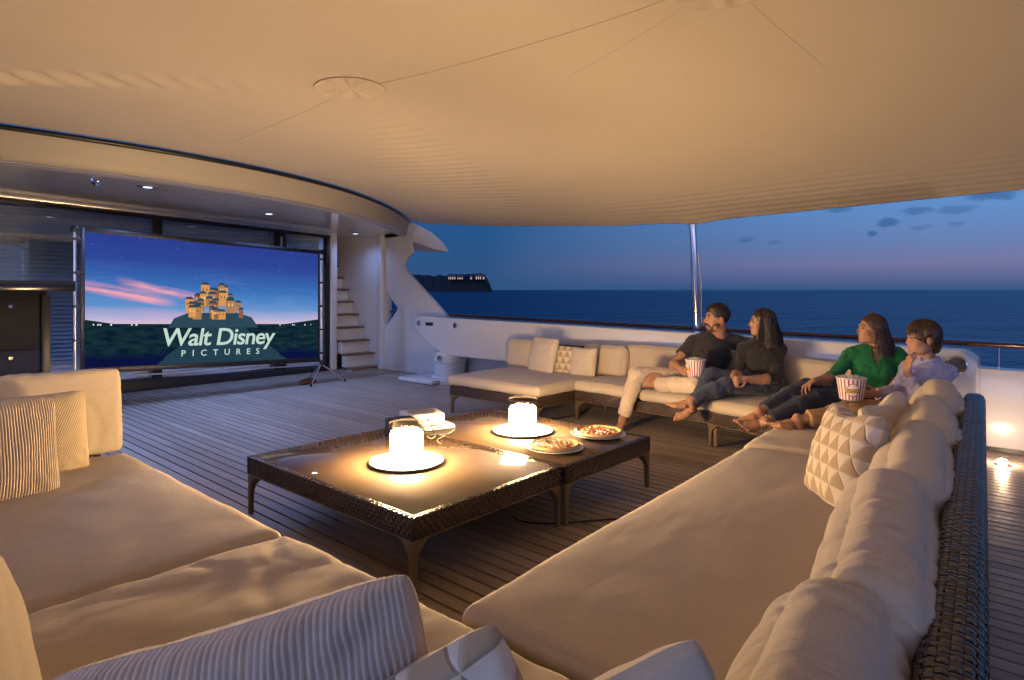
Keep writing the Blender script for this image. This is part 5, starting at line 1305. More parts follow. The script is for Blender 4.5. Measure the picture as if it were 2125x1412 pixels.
def add_torso(F, J, s, inf=0.0, female=False, chest_d=0.105):
    sr, sl = V3(J['shR']), V3(J['shL']); pv = V3(J['pelvis']); nk = V3(J['neck'])
    up = unit(nk - pv); rt = sr - sl; rt = unit(rt - up * (rt @ up)); fw = np.cross(up, rt); M = np.stack([rt, fw, up], 1)     # fw faces forward
    hw = np.linalg.norm(sr - sl) / 2; top = (sr + sl) / 2; sp = np.linalg.norm(top - pv)
    hw = max(hw, 0.13 * s)
    chest = pv + (top - pv) * 0.70 + fw * 0.01 * s
    F.ell(chest, M, np.array((hw * 0.88 + inf, chest_d * s + inf, sp * 0.42 + inf)), 0.05)
    F.ell(pv + (top - pv) * 0.34, M, np.array(((0.125 if female else 0.150) * s + inf, 0.098 * s + inf, sp * 0.36 + inf)), 0.05)
    F.ell(pv, M, np.array((0.160 * s + inf, 0.120 * s + inf, 0.115 * s + inf)), 0.05)
    F.cone(sr - rt * 0.01, sl + rt * 0.01, 0.052 * s + inf, 0.052 * s + inf, 0.05)
    F.cone(sr, nk + up * 0.01, 0.044 * s + inf, 0.040 * s + inf, 0.05); F.cone(sl, nk + up * 0.01, 0.044 * s + inf, 0.040 * s + inf, 0.05)
    if female:
        for q in (-1, 1): F.ell(chest + rt * q * 0.068 * s + fw * 0.060 * s - up * 0.02, M, np.array((0.055, 0.046, 0.060)) * s + inf * 0.8, 0.07)
    return M, chest, fw, up, rt
def add_arm(F, J, side, s, inf=0.0, r=(0.047, 0.040, 0.027), upto=1.0):
    sh, el, wr = V3(J['sh' + side]), V3(J['el' + side]), V3(J['wr' + side])
    F.cone(sh, el, r[0] * s + inf, r[1] * s + inf, 0.03)
    if upto > 0:
        e = el + (wr - el) * upto
        F.cone(el, el + (wr - el) * min(0.35, upto), r[1] * s + inf, r[1] * 1.02 * s + inf, 0.02)
        F.cone(el + (wr - el) * min(0.3, upto), e, r[1] * 1.02 * s + inf, (r[1] + (r[2] - r[1]) * upto) * s + inf, 0.02)
def add_leg(F, J, side, s, inf=0.0, upto=1.0, r=(0.088, 0.060, 0.058, 0.031), flare=0.0):
    h, k_, a = V3(J['hip' + side]), V3(J['kn' + side]), V3(J['an' + side])
    F.cone(h, k_, r[0] * s + inf, r[1] * s + inf, 0.05)
    m = k_ + (a - k_) * 0.32; e = k_ + (a - k_) * upto
    F.cone(k_, m, r[1] * s + inf, r[2] * s + inf, 0.03)
    F.cone(m, e, r[2] * s + inf, (r[2] + (r[3] - r[2]) * (upto - 0.32) / 0.68) * s + inf + flare, 0.03)

def skin_mat(name, base):
    def f(t, b):
        o = t.tc('Object'); n = t.noise(o, 18, 5, 0.6)
        t.link(t.mix(n, tuple(c * 0.82 for c in base), tuple(min(1, c * 1.1) for c in base)), b.inputs['Base Color'])
        b.inputs['Subsurface Weight'].default_value = 0.06; b.inputs['Subsurface Radius'].default_value = (0.012, 0.005, 0.003); b.inputs['Subsurface Scale'].default_value = 1.0
        t.link(t.bump(t.noise(o, 160, 3), 0.12, 0.002), b.inputs['Normal'])
    return mat(name, base, 0.58, spec=0.35, build=f)
skin_mat('skin_man', (0.42, 0.22, 0.135)); skin_mat('skin_w1', (0.44, 0.235, 0.145)); skin_mat('skin_w2', (0.44, 0.235, 0.14)); skin_mat('skin_boy', (0.46, 0.25, 0.15))
def cloth(name, base, scale=40, var=0.18, weave=380):
    def f(t, b):
        o = t.tc('Object'); n = t.noise(o, scale, 4, 0.6); n2 = t.noise(o, 5, 4); th = t.noise(o, weave, 2)
        c = t.mix(n, tuple(c * (1 - var) for c in base), tuple(min(1, c * (1 + var)) for c in base))
        t.link(t.mix(t.mr(n2, 0.4, 0.7, 0, 0.35), c, tuple(min(1, c * 1.35) for c in base)), b.inputs['Base Color'])
        t.link(t.bump(t.m('ADD', t.m('MULTIPLY', th, 0.2), t.noise(t.map(o, (11, 11, 22)), 1.0, 4, 0.6, 1.0)), 0.5, 0.012), b.inputs['Normal'])
    return mat(name, base, 0.9, sheen=0.15, build=f)
cloth('tee_black', (0.022, 0.021, 0.024)); cloth('jacket_black', (0.014, 0.012, 0.012)); cloth('blouse_green', (0.0, 0.125, 0.035)); cloth('shirt_lilac', (0.36, 0.35, 0.50))
cloth('trousers_cream', (0.56, 0.46, 0.34)); cloth('jeans_blue', (0.032, 0.042, 0.085)); cloth('jeans_dark', (0.014, 0.019, 0.042)); cloth('trousers_tan', (0.36, 0.215, 0.085))
def hair_mat(name, base, hi):
    def f(t, b):
        o = t.tc('Object'); n = t.noise(t.map(o, (120, 120, 14)), 1.0, 3); t.link(t.mix(t.mr(n, 0.35, 0.7), base, hi), b.inputs['Base Color'])
    return mat(name, base, 0.42, spec=0.5, build=f)
hair_mat('hair_black', (0.006, 0.004, 0.003), (0.016, 0.010, 0.007)); hair_mat('hair_dark', (0.010, 0.006, 0.004), (0.034, 0.018, 0.010)); hair_mat('hair_brown', (0.022, 0.011, 0.006), (0.085, 0.042, 0.022))
hair_mat('beard', (0.026, 0.014, 0.009), (0.095, 0.052, 0.032))
mat('eye_white', (0.34, 0.28, 0.25), 0.25, build=mottled((0.34, 0.28, 0.25), 0.05, 60)); mat('iris', (0.02, 0.011, 0.006), 0.12, build=mottled((0.02, 0.011, 0.006), 0.2, 90)); mat('lips', (0.40, 0.13, 0.10), 0.45, build=mottled((0.40, 0.13, 0.10), 0.12, 90))
mat('button', (0.25, 0.24, 0.23), 0.3, metal=0.5, build=mottled((0.25, 0.24, 0.23), 0.1, 60))

def sphere_obj(name, c, r, m, parent, org, n=12, scale=(1, 1, 1)):
    prof = [(r * math.sin(math.pi * k / n), -r * math.cos(math.pi * k / n)) for k in range(n + 1)]
    o = MB().lathe([(max(a, 1e-4), b) for a, b in prof], 16, cap=False).obj(name, m, parent, smooth=True); o.location = V3(c) - V3(org); o.scale = scale; return o
def face_bits(e, org, P, M, s, hairmat, female=False):
    for sx in (-1, 1):
        ey = sphere_obj('eye', P(sx * 0.0300, 0.0800, 0.0060), 0.0102 * s, 'eye_white', e, org)
        ir = MB().lathe([(0.0001, 0.0106 * s), (0.0032 * s, 0.0104 * s), (0.0062 * s, 0.0089 * s)], 14, cap=False).obj('iris', 'iris', ey, smooth=True)
        ir.rotation_euler = Matrix(M.tolist()).to_euler() ; ir.rotation_euler = (Matrix(M.tolist()) @ Matrix.Rotation(R(-90), 3, 'X')).to_euler()
        b = MB(); pts = [P(sx * (0.014 + 0.034 * k / 5), 0.0945 - 0.012 * (k / 5) ** 2, 0.0262 + 0.0045 * math.sin(k / 5 * 2.9)) for k in range(6)]
        b.tube([V3(p) - V3(org) for p in pts], [0.0035 * s, 0.0048 * s, 0.0048 * s, 0.0042 * s, 0.0032 * s, 0.0016 * s] if not female else [0.0026 * s, 0.0034 * s, 0.0034 * s, 0.003 * s, 0.0022 * s, 0.0012 * s], 6).obj('eyebrow', hairmat, e, smooth=True)
        pts = [P(sx * (0.018 + 0.026 * k / 4), 0.0930 - 0.009 * (k / 4) ** 2, 0.0125 + 0.0035 * math.sin(k / 4 * 3.14)) for k in range(5)]
        MB().tube([V3(p) - V3(org) for p in pts], 0.0016 * s, 5).obj('eyelashes', hairmat, e, smooth=True)
    b = MB()
    b.tube([V3(P(0.019 * (k - 3) / 3, 0.0945 - 0.009 * ((k - 3) / 3) ** 2, -0.0575 + 0.0012 * math.cos((k - 3) * 2))) - V3(org) for k in range(7)], [0.001 * s, 0.0036 * s, 0.0045 * s, 0.0042 * s, 0.0045 * s, 0.0036 * s, 0.001 * s], 6)
    b.tube([V3(P(0.017 * (k - 3) / 3, 0.0935 - 0.009 * ((k - 3) / 3) ** 2, -0.0655)) - V3(org) for k in range(7)], [0.001 * s, 0.0042 * s, 0.0055 * s, 0.0058 * s, 0.0055 * s, 0.0042 * s, 0.001 * s], 6)
    b.obj('lips', 'lips', e, smooth=True)
def strands(name, e, org, m, paths):
    b = MB()
    for pts, r0 in paths:
        n = len(pts); b.tube([V3(p) - V3(org) for p in pts], [r0 * (0.55 + 0.45 * math.sin(math.pi * (0.18 + 0.72 * k / (n - 1)))) * (1 if k < n - 1 else 0.3) for k in range(n)], 5, cap=False)
    o = b.obj(name, m, e, smooth=True); o['kind'] = 'stuff'; return o
def scalp(P, th, ph, g=1.0):
    """point on the head: th from the crown (0) down, ph from the forehead (0) round; g grows the shell"""
    return P(0.076 * g * math.sin(th) * math.sin(ph), -0.012 + 0.097 * g * math.sin(th) * math.cos(ph), 0.030 + 0.091 * g * math.cos(th))

def person(name, px, label, spec):
    J = {k: V3(v) for k, v in px.items()}; s = spec['s']; org = V3((J['pelvis'][0], J['pelvis'][1], spec.get('base', 0.44)))
    for sd in 'RL':
        if 'wr' + sd not in J: J['wr' + sd] = J['el' + sd] + (J['ha' + sd] - J['el' + sd]) * (1 - 0.075 * s / max(0.1, np.linalg.norm(J['ha' + sd] - J['el' + sd])))
    e = empty('person', org); tag(e, label, 'person')
    allp = np.array(list(J.values())); lo = allp.min(0) - 0.26; hi = allp.max(0) + 0.26
    M = basis(spec['look'], spec.get('hup', (0, 0, 1))); hs = spec['hs']; hc = J['head']
    B = Field(lo, hi, 0.0056)
    P = add_head(B, hc, M, hs, spec.get('female', False), spec.get('child', False))
    T, chest, fw, up, rt = add_torso(B, J, s, -0.004, spec.get('female', False), spec.get('chest_d', 0.105))
    B.cone(P(0, -0.025, -0.055), J['neck'] - up * 0.02, spec.get('nr', 0.048) * hs, spec.get('nr', 0.048) * 1.1 * hs, 0.03)
    for sd in 'RL':
        add_arm(B, J, sd, s * spec.get('arm', 1)); add_leg(B, J, sd, s * spec.get('leg', 1))
        h = spec['hand' + sd]; add_hand(B, J['wr' + sd], h[0], h[1], spec.get('hnd', s), h[2], h[3], h[4])
        add_foot(B, J['an' + sd], J['to' + sd], spec['foot' + sd], spec.get('ft', s), 1 if sd == 'L' else -1)
    field_obj('body', B, spec['skin'], e, org)
    # trousers
    Tm = Field(lo, hi, 0.0075); inf = 0.014
    pv = J['pelvis']; Tm.ell(pv, T, np.array((0.160 * s + inf, 0.122 * s + inf, 0.120 * s + inf)), 0.04)
    for sd in 'RL':
        add_leg(Tm, J, sd, s * spec.get('leg', 1), inf, spec['cuff' + sd], flare=spec.get('flare', 0.006))
        k_, a = J['kn' + sd], J['an' + sd]; c_ = k_ + (a - k_) * spec['cuff' + sd]; Tm.cut(c_, a - k_, 0.13)
    field_obj('trousers', Tm, spec['tm'], e, org, 0.0028, spec['seed'], 26)
    if spec.get('turnup'):
        U = Field(lo, hi, 0.006)
        for sd in 'RL':
            k_, a = J['kn' + sd], J['an' + sd]; c_ = k_ + (a - k_) * spec['cuff' + sd]; d = unit(a - k_)
            U.cone(c_ - d * 0.055, c_ + d * 0.04, 0.060 * s, 0.058 * s, 0.0); U.cut(c_ + d * 0.004, d, 0.12); U.cut(c_ - d * 0.05, -d, 0.12)
        field_obj('turn_up', U, spec['tm'], e, org, 0.0012, 5, 30)
    # top
    S = Field(lo, hi, 0.0068); inf = spec.get('sinf', 0.013)
    add_torso(S, J, s, inf, spec.get('female', False), spec.get('chest_d', 0.105))
    hem = J['pelvis'] - up * spec.get('hem', 0.03); S.cut(hem, -up, 0.30)
    for sd in 'RL':
        sl = spec['sleeve']
        if sl <= 0:
            sh, el = J['sh' + sd], J['el' + sd]; c_ = sh + (el - sh) * (1 + sl)
            S.cone(sh, c_ + (el - sh) * 0.1, 0.056 * s + inf, 0.054 * s + inf, 0.03); S.cut(c_, el - sh, 0.115)
        else:
            add_arm(S, J, sd, s * spec.get('arm', 1), spec.get('ainf', inf + 0.002), upto=sl); el, wr = J['el' + sd], J['wr' + sd]; S.cut(el + (wr - el) * sl, wr - el, 0.085)
    S.carve(J['neck'] + up * 0.075 + fw * spec.get('nof', 0.02), T, np.array((0.066, 0.066, 0.085)) * hs, 0.012)
    if spec.get('vneck'):
        for k in range(16):
            t = k / 15; S.carve(J['neck'] + up * (0.02 - 0.17 * t * spec['vneck']) * s + fw * (0.07 + 0.055 * t) * s, T, np.array((0.055 * (1 - t) + 0.006, 0.075, 0.022)) * s, 0.006)
    field_obj('top', S, spec['sm'], e, org, spec.get('rip', 0.0042), spec['seed'] + 3, 20)
    if spec.get('collar'):
        Cc = Field(lo, hi, 0.006)
        for q in (-1, 1):
            b0 = J['neck'] + up * 0.035 * s - fw * 0.035 * s + rt * q * 0.035 * s; b1 = J['neck'] + up * 0.028 * s + rt * q * 0.066 * s + fw * 0.02 * s; b2 = J['neck'] - up * 0.035 * s + rt * q * 0.045 * s + fw * 0.088 * s
            Cc.cone(b0, b1, 0.015 * s, 0.013 * s, 0.01); Cc.cone(b1, b2, 0.013 * s, 0.008 * s, 0.01)
        Cc.carve(J['neck'] + up * 0.075 + fw * 0.02, T, np.array((0.060, 0.060, 0.09)) * hs, 0.008)
        field_obj('collar', Cc, spec['sm'], e, org)
    for k in range(spec.get('buttons', 0)):
        c_ = J['neck'] - up * (0.12 + 0.085 * k) * s + fw * (0.137 + 0.004 * k) * s + rt * 0.012
        sphere_obj('button', c_, 0.0055, 'button', e, org, 6)
    # hair
    rs = random.Random(spec['seed']); hm = spec['hm']
    Hc = Field(hc - 0.30 * hs, hc + 0.24 * hs, 0.006)
    Hc.ell(P(0, -0.017, 0.036), M, np.array((0.0805, 0.1005, 0.0935)) * hs, 0.01)
    paths = []
    if spec['hair'] == 'short':
        Hc.ell(P(0, -0.030, 0.045), M, np.array((0.080, 0.098, 0.095)) * hs, 0.01)
        Hc.ell(P(0, 0.030, 0.088), M, np.array((0.060, 0.060, 0.035)) * hs, 0.03)
        Hc.carve(P(0, 0.105, -0.015), M, np.array((0.105, 0.066, 0.086)) * hs, 0.012); Hc.carve(P(0, 0.02, -0.085), M, np.array((0.12, 0.075, 0.068)) * hs, 0.012); Hc.carve(P(0, -0.02, -0.125), M, np.array((0.12, 0.16, 0.060)) * hs, 0.012)
        for sx in (-1, 1): Hc.carve(P(sx * 0.082, -0.006, -0.014), M, np.array((0.014, 0.024, 0.034)) * hs, 0.004);
        for _ in range(700):
            th = rs.uniform(0.05, 1.35); ph = rs.uniform(-3.14, 3.14)
            if abs(ph) < 1.0 and th > 0.95: continue
            pts = [scalp(P, th + 0.10 * j, ph * (1 + 0.02 * j), 1.07 + 0.02 * j * (1 if j < 3 else 0.6)) + np.array((0, 0, 0.004 * j if th < 0.9 else 0)) for j in range(4)]
            paths.append((pts, 0.0022 * hs))
        Bd = Field(hc - 0.25 * hs, hc + 0.2 * hs, 0.005)
        Bd.ell(P(0, 0.028, -0.035), M, np.array((0.0675, 0.0725, 0.0825)) * hs, 0.01); Bd.ell(P(0, 0.041, -0.072), M, np.array((0.056, 0.049, 0.043)) * hs, 0.01); Bd.cut(P(0, 0.03, -0.040), M @ np.array((0, 0.10, 1.0)), 0.14 * hs); Bd.ell(P(0, 0.070, -0.100), M, np.array((0.027, 0.024, 0.022)) * hs, 0.02)
        for sx in (-1, 1): Bd.ell(P(sx * 0.050, 0.008, -0.070), M, np.array((0.015, 0.030, 0.026)) * hs, 0.02); Bd.cone(P(sx * 0.005, 0.097, -0.046), P(sx * 0.028, 0.084, -0.060), 0.0075 * hs, 0.008 * hs, 0.01); Bd.carve(P(sx * 0.042, 0.088, -0.022), M, np.array((0.030, 0.040, 0.026)) * hs, 0.01)
        Bd.carve(P(0, 0.105, -0.062), M, np.array((0.017, 0.02, 0.0065)) * hs, 0.004)
        field_obj('beard', Bd, 'beard', e, org, 0.0010, 3, 160)
    elif spec['hair'] == 'long':
        L = spec['hlen']
        Hc.carve(P(0, 0.112, -0.028), M, np.array((spec.get('fw', 0.060), 0.085, 0.100)) * hs, 0.014)
        down = V3((0, 0, -1))
        for q in (-1, 1):
            Hc.cone(P(q * 0.056, -0.035, 0.03), P(q * 0.062, -0.045, -0.02) + down * L * 0.50, 0.040 * hs, 0.040 * hs, 0.03)
        Hc.cone(P(0, -0.07, 0.03), P(0, -0.085, 0.0) + down * L * 0.55, 0.055 * hs, 0.055 * hs, 0.03)
        for _ in range(1500):
            ph = rs.uniform(spec.get('ph0', 1.0), 6.283 - spec.get('ph0', 1.0)); sg = 1 if ph < math.pi else -1
            g = rs.uniform(1.06, 1.16); r0 = rs.uniform(0.0012, 0.0028) * hs; th1 = rs.uniform(1.35, 1.75)
            pts = [scalp(P, 0.10 + th1 * j / 6, (0.35 + (ph - 0.35) * min(1, 0.35 + j / 6)) if sg > 0 else 2 * math.pi - (0.35 + (2 * math.pi - ph - 0.35) * min(1, 0.35 + j / 6)), g) for j in range(7)]
            q = pts[-1]; ln = L * rs.uniform(0.72, 1.0); out = unit((q - hc) * np.array((1, 1, 0)))
            cw = rs.uniform(-0.02, 0.02); w_ = rs.uniform(0, 6)
            front = math.cos(ph) > 0.1
            for j in range(1, 8):
                t = j / 7; off = out * (0.010 * math.sin(t * 2.2) + spec.get('flareh', 0.02) * t * t * (0.3 if front else 1.0)) + M[:, 1] * (-0.020 * t if not front else 0.004 * t) + np.cross(out, (0, 0, 1)) * cw * math.sin(t * 4 + w_)
                pts.append(q + down * ln * t + off)
            paths.append((pts, r0))
    else:   # bowl of straight hair over the ears, longer in the nape
        Hc.ell(P(0, -0.02, 0.03), M, np.array((0.090, 0.110, 0.096)) * hs, 0.01)
        Hc.ell(P(0, -0.075, -0.045), M, np.array((0.062, 0.042, 0.070)) * hs, 0.03)
        Hc.carve(P(0, 0.120, -0.070), M, np.array((0.13, 0.090, 0.090)) * hs, 0.014); Hc.carve(P(0, 0.045, -0.10), M, np.array((0.13, 0.075, 0.080)) * hs, 0.014)
        for sx in (-1, 1): Hc.carve(P(sx * 0.088, -0.004, -0.018), M, np.array((0.022, 0.026, 0.034)) * hs, 0.006)
        for _ in range(950):
            ph = rs.uniform(-3.14, 3.14); ap = abs(ph)
            th1 = 1.34 + rs.uniform(-0.12, 0.06) if ap < 0.9 else (1.55 + rs.uniform(-0.15, 0.1) if ap < 1.75 else 2.05 + rs.uniform(-0.25, 0.22))
            g = rs.uniform(1.13, 1.20); t0 = rs.uniform(0.0, 0.5)
            pts = [scalp(P, t0 + (th1 - t0) * j / 8, ph + rs.uniform(-0.02, 0.02), g * (1.0 + (0.02 * math.sin(j / 8 * 3.1)))) for j in range(9)]
            if ap >= 1.75: pts = [p + np.array((0, 0, -0.030 * hs * max(0, j - 5) / 3)) for j, p in enumerate(pts)]
            paths.append((pts, rs.uniform(0.0016, 0.0034) * hs))
    field_obj('hair', Hc, hm, e, org, 0.0014, 8, 90)
    strands('hair_strands', e, org, hm, paths)
    face_bits(e, org, P, M, hs, hm if spec['hair'] != 'short' else 'hair_black', spec.get('female', False))
    return e, J, P

def at(px, py, D):
    X = (px - 1062.5) / 1290; Z = -(py - 602) / 1290
    return (D * (0.66149 * X + 0.74995), D * (-0.74995 * X + 0.66149), 1.45 + D * Z)
MAN = dict(head=(6.125, 2.625, 1.158), neck=(6.205, 2.635, 0.985), pelvis=(5.97, 2.76, 0.560), shR=(6.03, 2.84, 0.905), shL=(6.37, 2.50, 0.905), elR=(5.80, 2.93, 0.700), haR=(5.60, 2.745, 0.672),
           elL=(6.50, 2.22, 0.845), haL=(6.39, 1.94, 0.720), hipR=(5.94, 2.87, 0.545), hipL=(5.88, 2.68, 0.545), knR=(5.545, 3.207, 0.592), anR=(5.515, 3.365, 0.110), toR=(5.36, 3.40, 0.055),
           knL=(5.54, 2.60, 0.545), anL=(5.60, 3.13, 0.505), toL=(5.49, 3.33, 0.500))
W1 = dict(head=(6.110, 2.165, 1.135), neck=(6.182, 2.182, 0.955), pelvis=(6.06, 2.10, 0.560), shR=(6.10, 2.335, 0.868), shL=(6.20, 2.03, 0.872), elR=(5.91, 2.33, 0.640), haR=(5.64, 2.25, 0.640),
          elL=(5.955, 1.985, 0.628), haL=(5.63, 2.20, 0.636), hipR=(6.05, 2.19, 0.552), hipL=(6.02, 2.04, 0.548), knR=(5.665, 2.49, 0.640), knL=(5.575, 2.31, 0.572), anR=(5.30, 2.50, 0.385), toR=(5.14, 2.61, 0.345),
          anL=(5.255, 2.505, 0.452), toL=(5.13, 2.665, 0.478))
W2 = dict(head=(5.752, 1.159, 1.128), neck=(5.829, 1.132, 0.980), pelvis=(5.72, 1.16, 0.560), shR=(5.756, 1.305, 0.905), shL=(5.858, 0.985, 0.905), elR=(5.52, 1.40, 0.735), haR=(5.28, 1.505, 0.715),
          elL=(5.75, 0.95, 0.690), haL=(5.55, 1.06, 0.66), hipR=(5.69, 1.24, 0.556), hipL=(5.68, 1.09, 0.552), knR=(5.365, 1.56, 0.655), knL=(5.305, 1.455, 0.585), anR=(4.945, 1.78, 0.490), toR=(4.83, 1.94, 0.478),
          anL=(4.90, 1.72, 0.425), toL=(4.74, 1.82, 0.440))
BOY = dict(head=(5.399, 0.757, 1.095), neck=(5.482, 0.731, 0.935), pelvis=(5.36, 0.775, 0.552), shR=(5.455, 0.855, 0.852), shL=(5.478, 0.625, 0.845), elR=(5.35, 0.93, 0.670), haR=(5.135, 1.062, 0.690),
           elL=(5.215, 0.735, 0.678), haL=(5.175, 0.845, 0.930), hipR=(5.34, 0.84, 0.545), hipL=(5.27, 0.735, 0.545), knR=(5.02, 1.14, 0.590), knL=(4.90, 1.09, 0.578), anR=(4.69, 1.405, 0.465), toR=(4.585, 1.54, 0.445),
           anL=(4.635, 1.40, 0.530), toL=(4.52, 1.555, 0.560))
person('man', MAN, 'bearded man in a black T-shirt and cream trousers reclining with his arm along the sofa', dict(s=1.10, hs=1.15, look=(-0.74, 0.67, 0.0), skin='skin_man', tm='trousers_cream', sm='tee_black', hm='hair_black', hair='short', seed=1,
       sleeve=-0.42, cuffR=0.86, cuffL=0.74, flare=0.016, hem=0.02, handR=((-0.45, -0.75, -0.1), (-0.1, -0.8, -0.6), 0.75, 0.2, 1), handL=((-0.25, -0.30, -0.92), (0.6, -0.5, 0.1), 0.35, 0.3, 1), footR=(0, 0, 1), footL=(-0.8, -0.2, 0.5), ft=1.05, hnd=1.12, nr=0.056, chest_d=0.115))
person('woman_black', W1, 'long-haired woman in a black jacket and blue jeans with hands clasped', dict(s=0.98, hs=1.08, look=(-0.53, 0.85, 0.0), female=True, skin='skin_w1', tm='jeans_blue', sm='jacket_black', hm='hair_dark', hair='long', hlen=0.25, fw=0.064, ph0=1.15, seed=2,
       sleeve=0.28, sinf=0.018, ainf=0.013, rip=0.004, cuffR=0.90, cuffL=0.90, hem=0.09, vneck=0.6, collar=True, buttons=4, handR=((-0.95, -0.2, -0.1), (0.1, -0.9, -0.3), 0.8, 0.1, -1), handL=((-0.85, 0.5, -0.05), (0.3, 0.8, -0.4), 0.85, 0.1, 1), footR=(-0.1, -0.4, 0.9), footL=(0.1, 0.25, 0.95), ft=0.98, hnd=0.98, flareh=0.035))
person('woman_green', W2, 'long-haired woman in a green blouse and dark jeans with one hand on her knee', dict(s=0.98, hs=0.99, look=(-0.64, 0.765, 0.05), female=True, skin='skin_w2', tm='jeans_dark', sm='blouse_green', hm='hair_brown', hair='long', hlen=0.24, fw=0.080, ph0=1.42, seed=3,
       sleeve=0.12, sinf=0.018, ainf=0.014, rip=0.0045, cuffR=0.88, cuffL=0.88, hem=0.10, vneck=1.0, collar=True, buttons=0, handR=((-0.85, 0.42, -0.30), (0, -0.25, -0.95), 0.55, 0.45, -1), handL=((-0.8, 0.5, 0), (0.2, 0.2, -0.95), 0.4, 0.2, 1), footR=(0.05, 0.1, 1.0), footL=(-0.6, -0.45, 0.65), ft=0.98, hnd=0.98, flareh=0.03))
person('boy', BOY, 'dark-haired boy in a lilac shirt and rolled tan trousers eating popcorn', dict(s=0.88, hs=1.02, look=(-0.54, 0.84, -0.06), child=True, skin='skin_boy', tm='trousers_tan', sm='shirt_lilac', hm='hair_brown', hair='bowl', seed=4,
       sleeve=0.84, sinf=0.018, rip=0.006, cuffR=0.84, cuffL=0.80, turnup=True, flare=0.012, hem=0.11, collar=True, buttons=0, leg=1.0, handR=((-0.8, 0.5, 0.05), (0.3, 0.75, 0.2), 0.6, 0.2, -1), handL=((0.10, -0.12, 0.98), (0.6, -0.6, 0.1), 0.55, 0.15, 1), footR=(0.0, 0.0, 1.0), footL=(0.1, 0.3, 0.95), ft=0.98, hnd=0.86, nr=0.040))

# popcorn tubs
def tub_mat(t, b):
    o = t.tc('Object'); x, y, z = t.sep(o)
    a = t.m('ARCTAN2', y, x); f = t.m('FRACT', t.m('MULTIPLY', t.m('ADD', a, 3.1416), 22 / 6.2832))
    n = t.noise(o, 40, 2)
    t.link(t.mix(t.m('LESS_THAN', f, 0.40), t.mix(n, (0.74, 0.70, 0.68), (0.80, 0.77, 0.75)), (0.34, 0.02, 0.045)), b.inputs['Base Color'])
mat('tub_stripes', (0.8, 0.8, 0.8), 0.45, build=tub_mat)
mat('tub_white', (0.78, 0.75, 0.73), 0.45, build=mottled((0.78, 0.75, 0.73), 0.04, 20)); mat('tub_yellow', (0.75, 0.60, 0.02), 0.45, build=mottled((0.75, 0.60, 0.02), 0.05, 20)); mat('tub_red', (0.32, 0.02, 0.04), 0.45, build=mottled((0.32, 0.02, 0.04), 0.05, 20))
mat('popcorn', (0.76, 0.68, 0.52), 0.7, build=mottled((0.76, 0.68, 0.52), 0.2, 60))
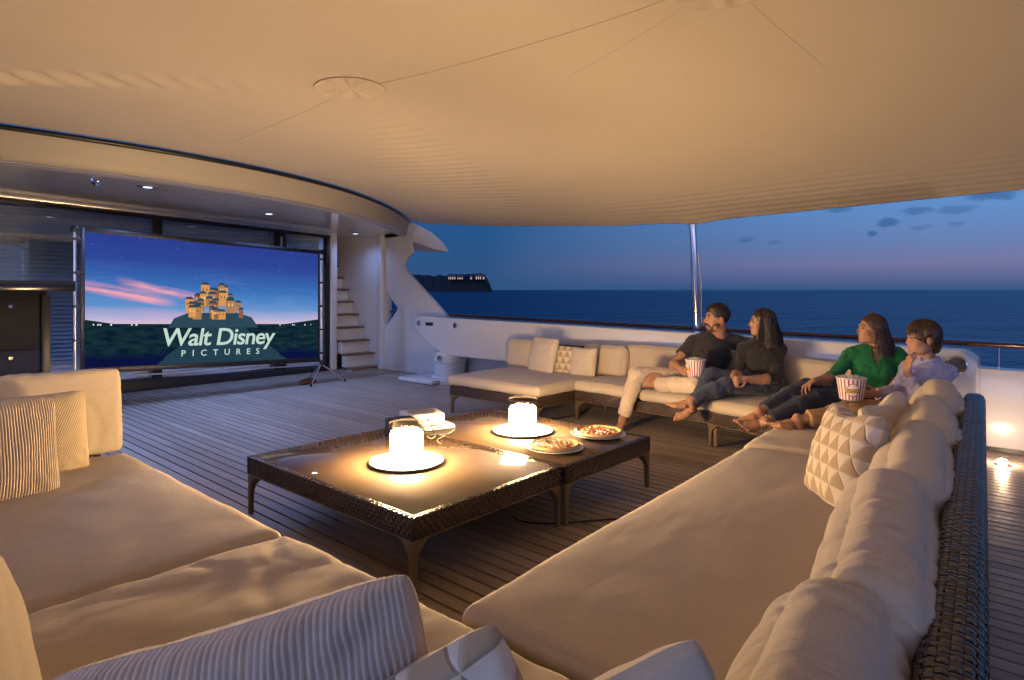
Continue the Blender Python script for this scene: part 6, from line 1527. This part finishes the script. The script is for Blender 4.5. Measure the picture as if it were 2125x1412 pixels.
def tub(loc, rt_, rb, h, label, face, lab_ang):
    e = empty('popcorn_tub', loc); tag(e, label, 'popcorn tub', 'popcorn tubs'); e.rotation_euler = (R(0), R(0), 0)
    MB().lathe([(rb, 0.0), (rt_, h), (rt_ - 0.003, h), (rb - 0.002, 0.004)], 48, cap=False).obj('paper_wall', 'tub_stripes', e, smooth=True)
    MB().lathe([(rb - 0.002, 0.002), (rb - 0.004, 0.006)], 32).obj('bottom', 'tub_white', e)
    MB().lathe([(rt_ + 0.001, h - 0.004), (rt_ + 0.004, h - 0.001), (rt_ + 0.003, h + 0.003), (rt_ - 0.002, h + 0.003)], 48, cap=False).obj('rolled_rim', 'tub_white', e, smooth=True)
    b = MB(); rs = random.Random(int(loc[0] * 100))
    for _ in range(150):
        r_ = (rt_ - 0.008) * math.sqrt(rs.random()); a = rs.uniform(0, 6.28); z = h - 0.012 + 0.022 * (1 - (r_ / rt_) ** 2) + rs.uniform(-0.004, 0.006); q = rs.uniform(0.006, 0.011)
        c_ = Vector((r_ * math.cos(a), r_ * math.sin(a), z)); V = []
        for k in range(3):
            w_ = Vector((rs.uniform(-1, 1), rs.uniform(-1, 1), rs.uniform(-1, 1))) * q * 0.5
            vs = [c_ + w_ + Vector(v) * q * rs.uniform(0.6, 1.0) for v in ((1, 0, 0), (-1, 0, 0), (0, 1, 0), (0, -1, 0), (0, 0, 1), (0, 0, -1))]
            b.add(vs, [(0, 2, 4), (2, 1, 4), (1, 3, 4), (3, 0, 4), (2, 0, 5), (1, 2, 5), (3, 1, 5), (0, 3, 5)])
    o = b.obj('popcorn', 'popcorn', e, smooth=False); o['kind'] = 'stuff'
    # printed badge wrapped on the wall: oval, banner and the word
    def wrap(u, z, off):   # u metres round the wall from the label centre
        r_ = rb + (rt_ - rb) * z / h + off; a = lab_ang + u / max(r_, 1e-3); return (r_ * math.cos(a), r_ * math.sin(a), z)
    def wrapped(name, me, m, off):
        for v in me.vertices: v.co = wrap(v.co.x, v.co.y + h * 0.46, off)
        return link_obj(name, me, m, e)
    n = 36; g = h / 0.165
    def disc(rx, rz_, cz): return mesh([(0, cz, 0)] + [(rx * math.cos(2 * math.pi * k / n), cz + rz_ * math.sin(2 * math.pi * k / n), 0) for k in range(n)], [(0, 1 + k, 1 + (k + 1) % n) for k in range(n)])
    wrapped('badge_ring', disc(0.044 * g, 0.050 * g, 0.004), 'tub_red', 0.0006)
    wrapped('badge', disc(0.039 * g, 0.045 * g, 0.004), 'tub_white', 0.0012)
    W_ = 0.052 * g
    V = []; F = []
    for k in range(17):
        x = -W_ + 2 * W_ * k / 16; V += [(x, -0.016 * g, 0), (x, 0.012 * g, 0)]
    for k in range(16): F.append((2 * k, 2 * k + 2, 2 * k + 3, 2 * k + 1))
    wrapped('banner', mesh(V, F), 'tub_red', 0.0018)
    me = text_mesh('POPCORN', 0.027 * g, 0.0, 1.0, 0.0, 0.0008)
    for v in me.vertices: v.co.y -= 0.0105 * g; v.co.x *= 0.86
    wrapped('word', me, 'tub_yellow', 0.0024)
camdir = lambda p: math.atan2(-p[1], -p[0])
p_ = (5.625, 2.620, 0.618); tub(p_, 0.098, 0.070, 0.165, 'striped popcorn tub held in the lap of the man in black', 0, camdir(p_) - 1.15)
p_ = (5.00, 1.135, 0.660); tub(p_, 0.100, 0.076, 0.155, 'striped popcorn tub standing on the legs of the boy', 0, camdir(p_) + 0.12)
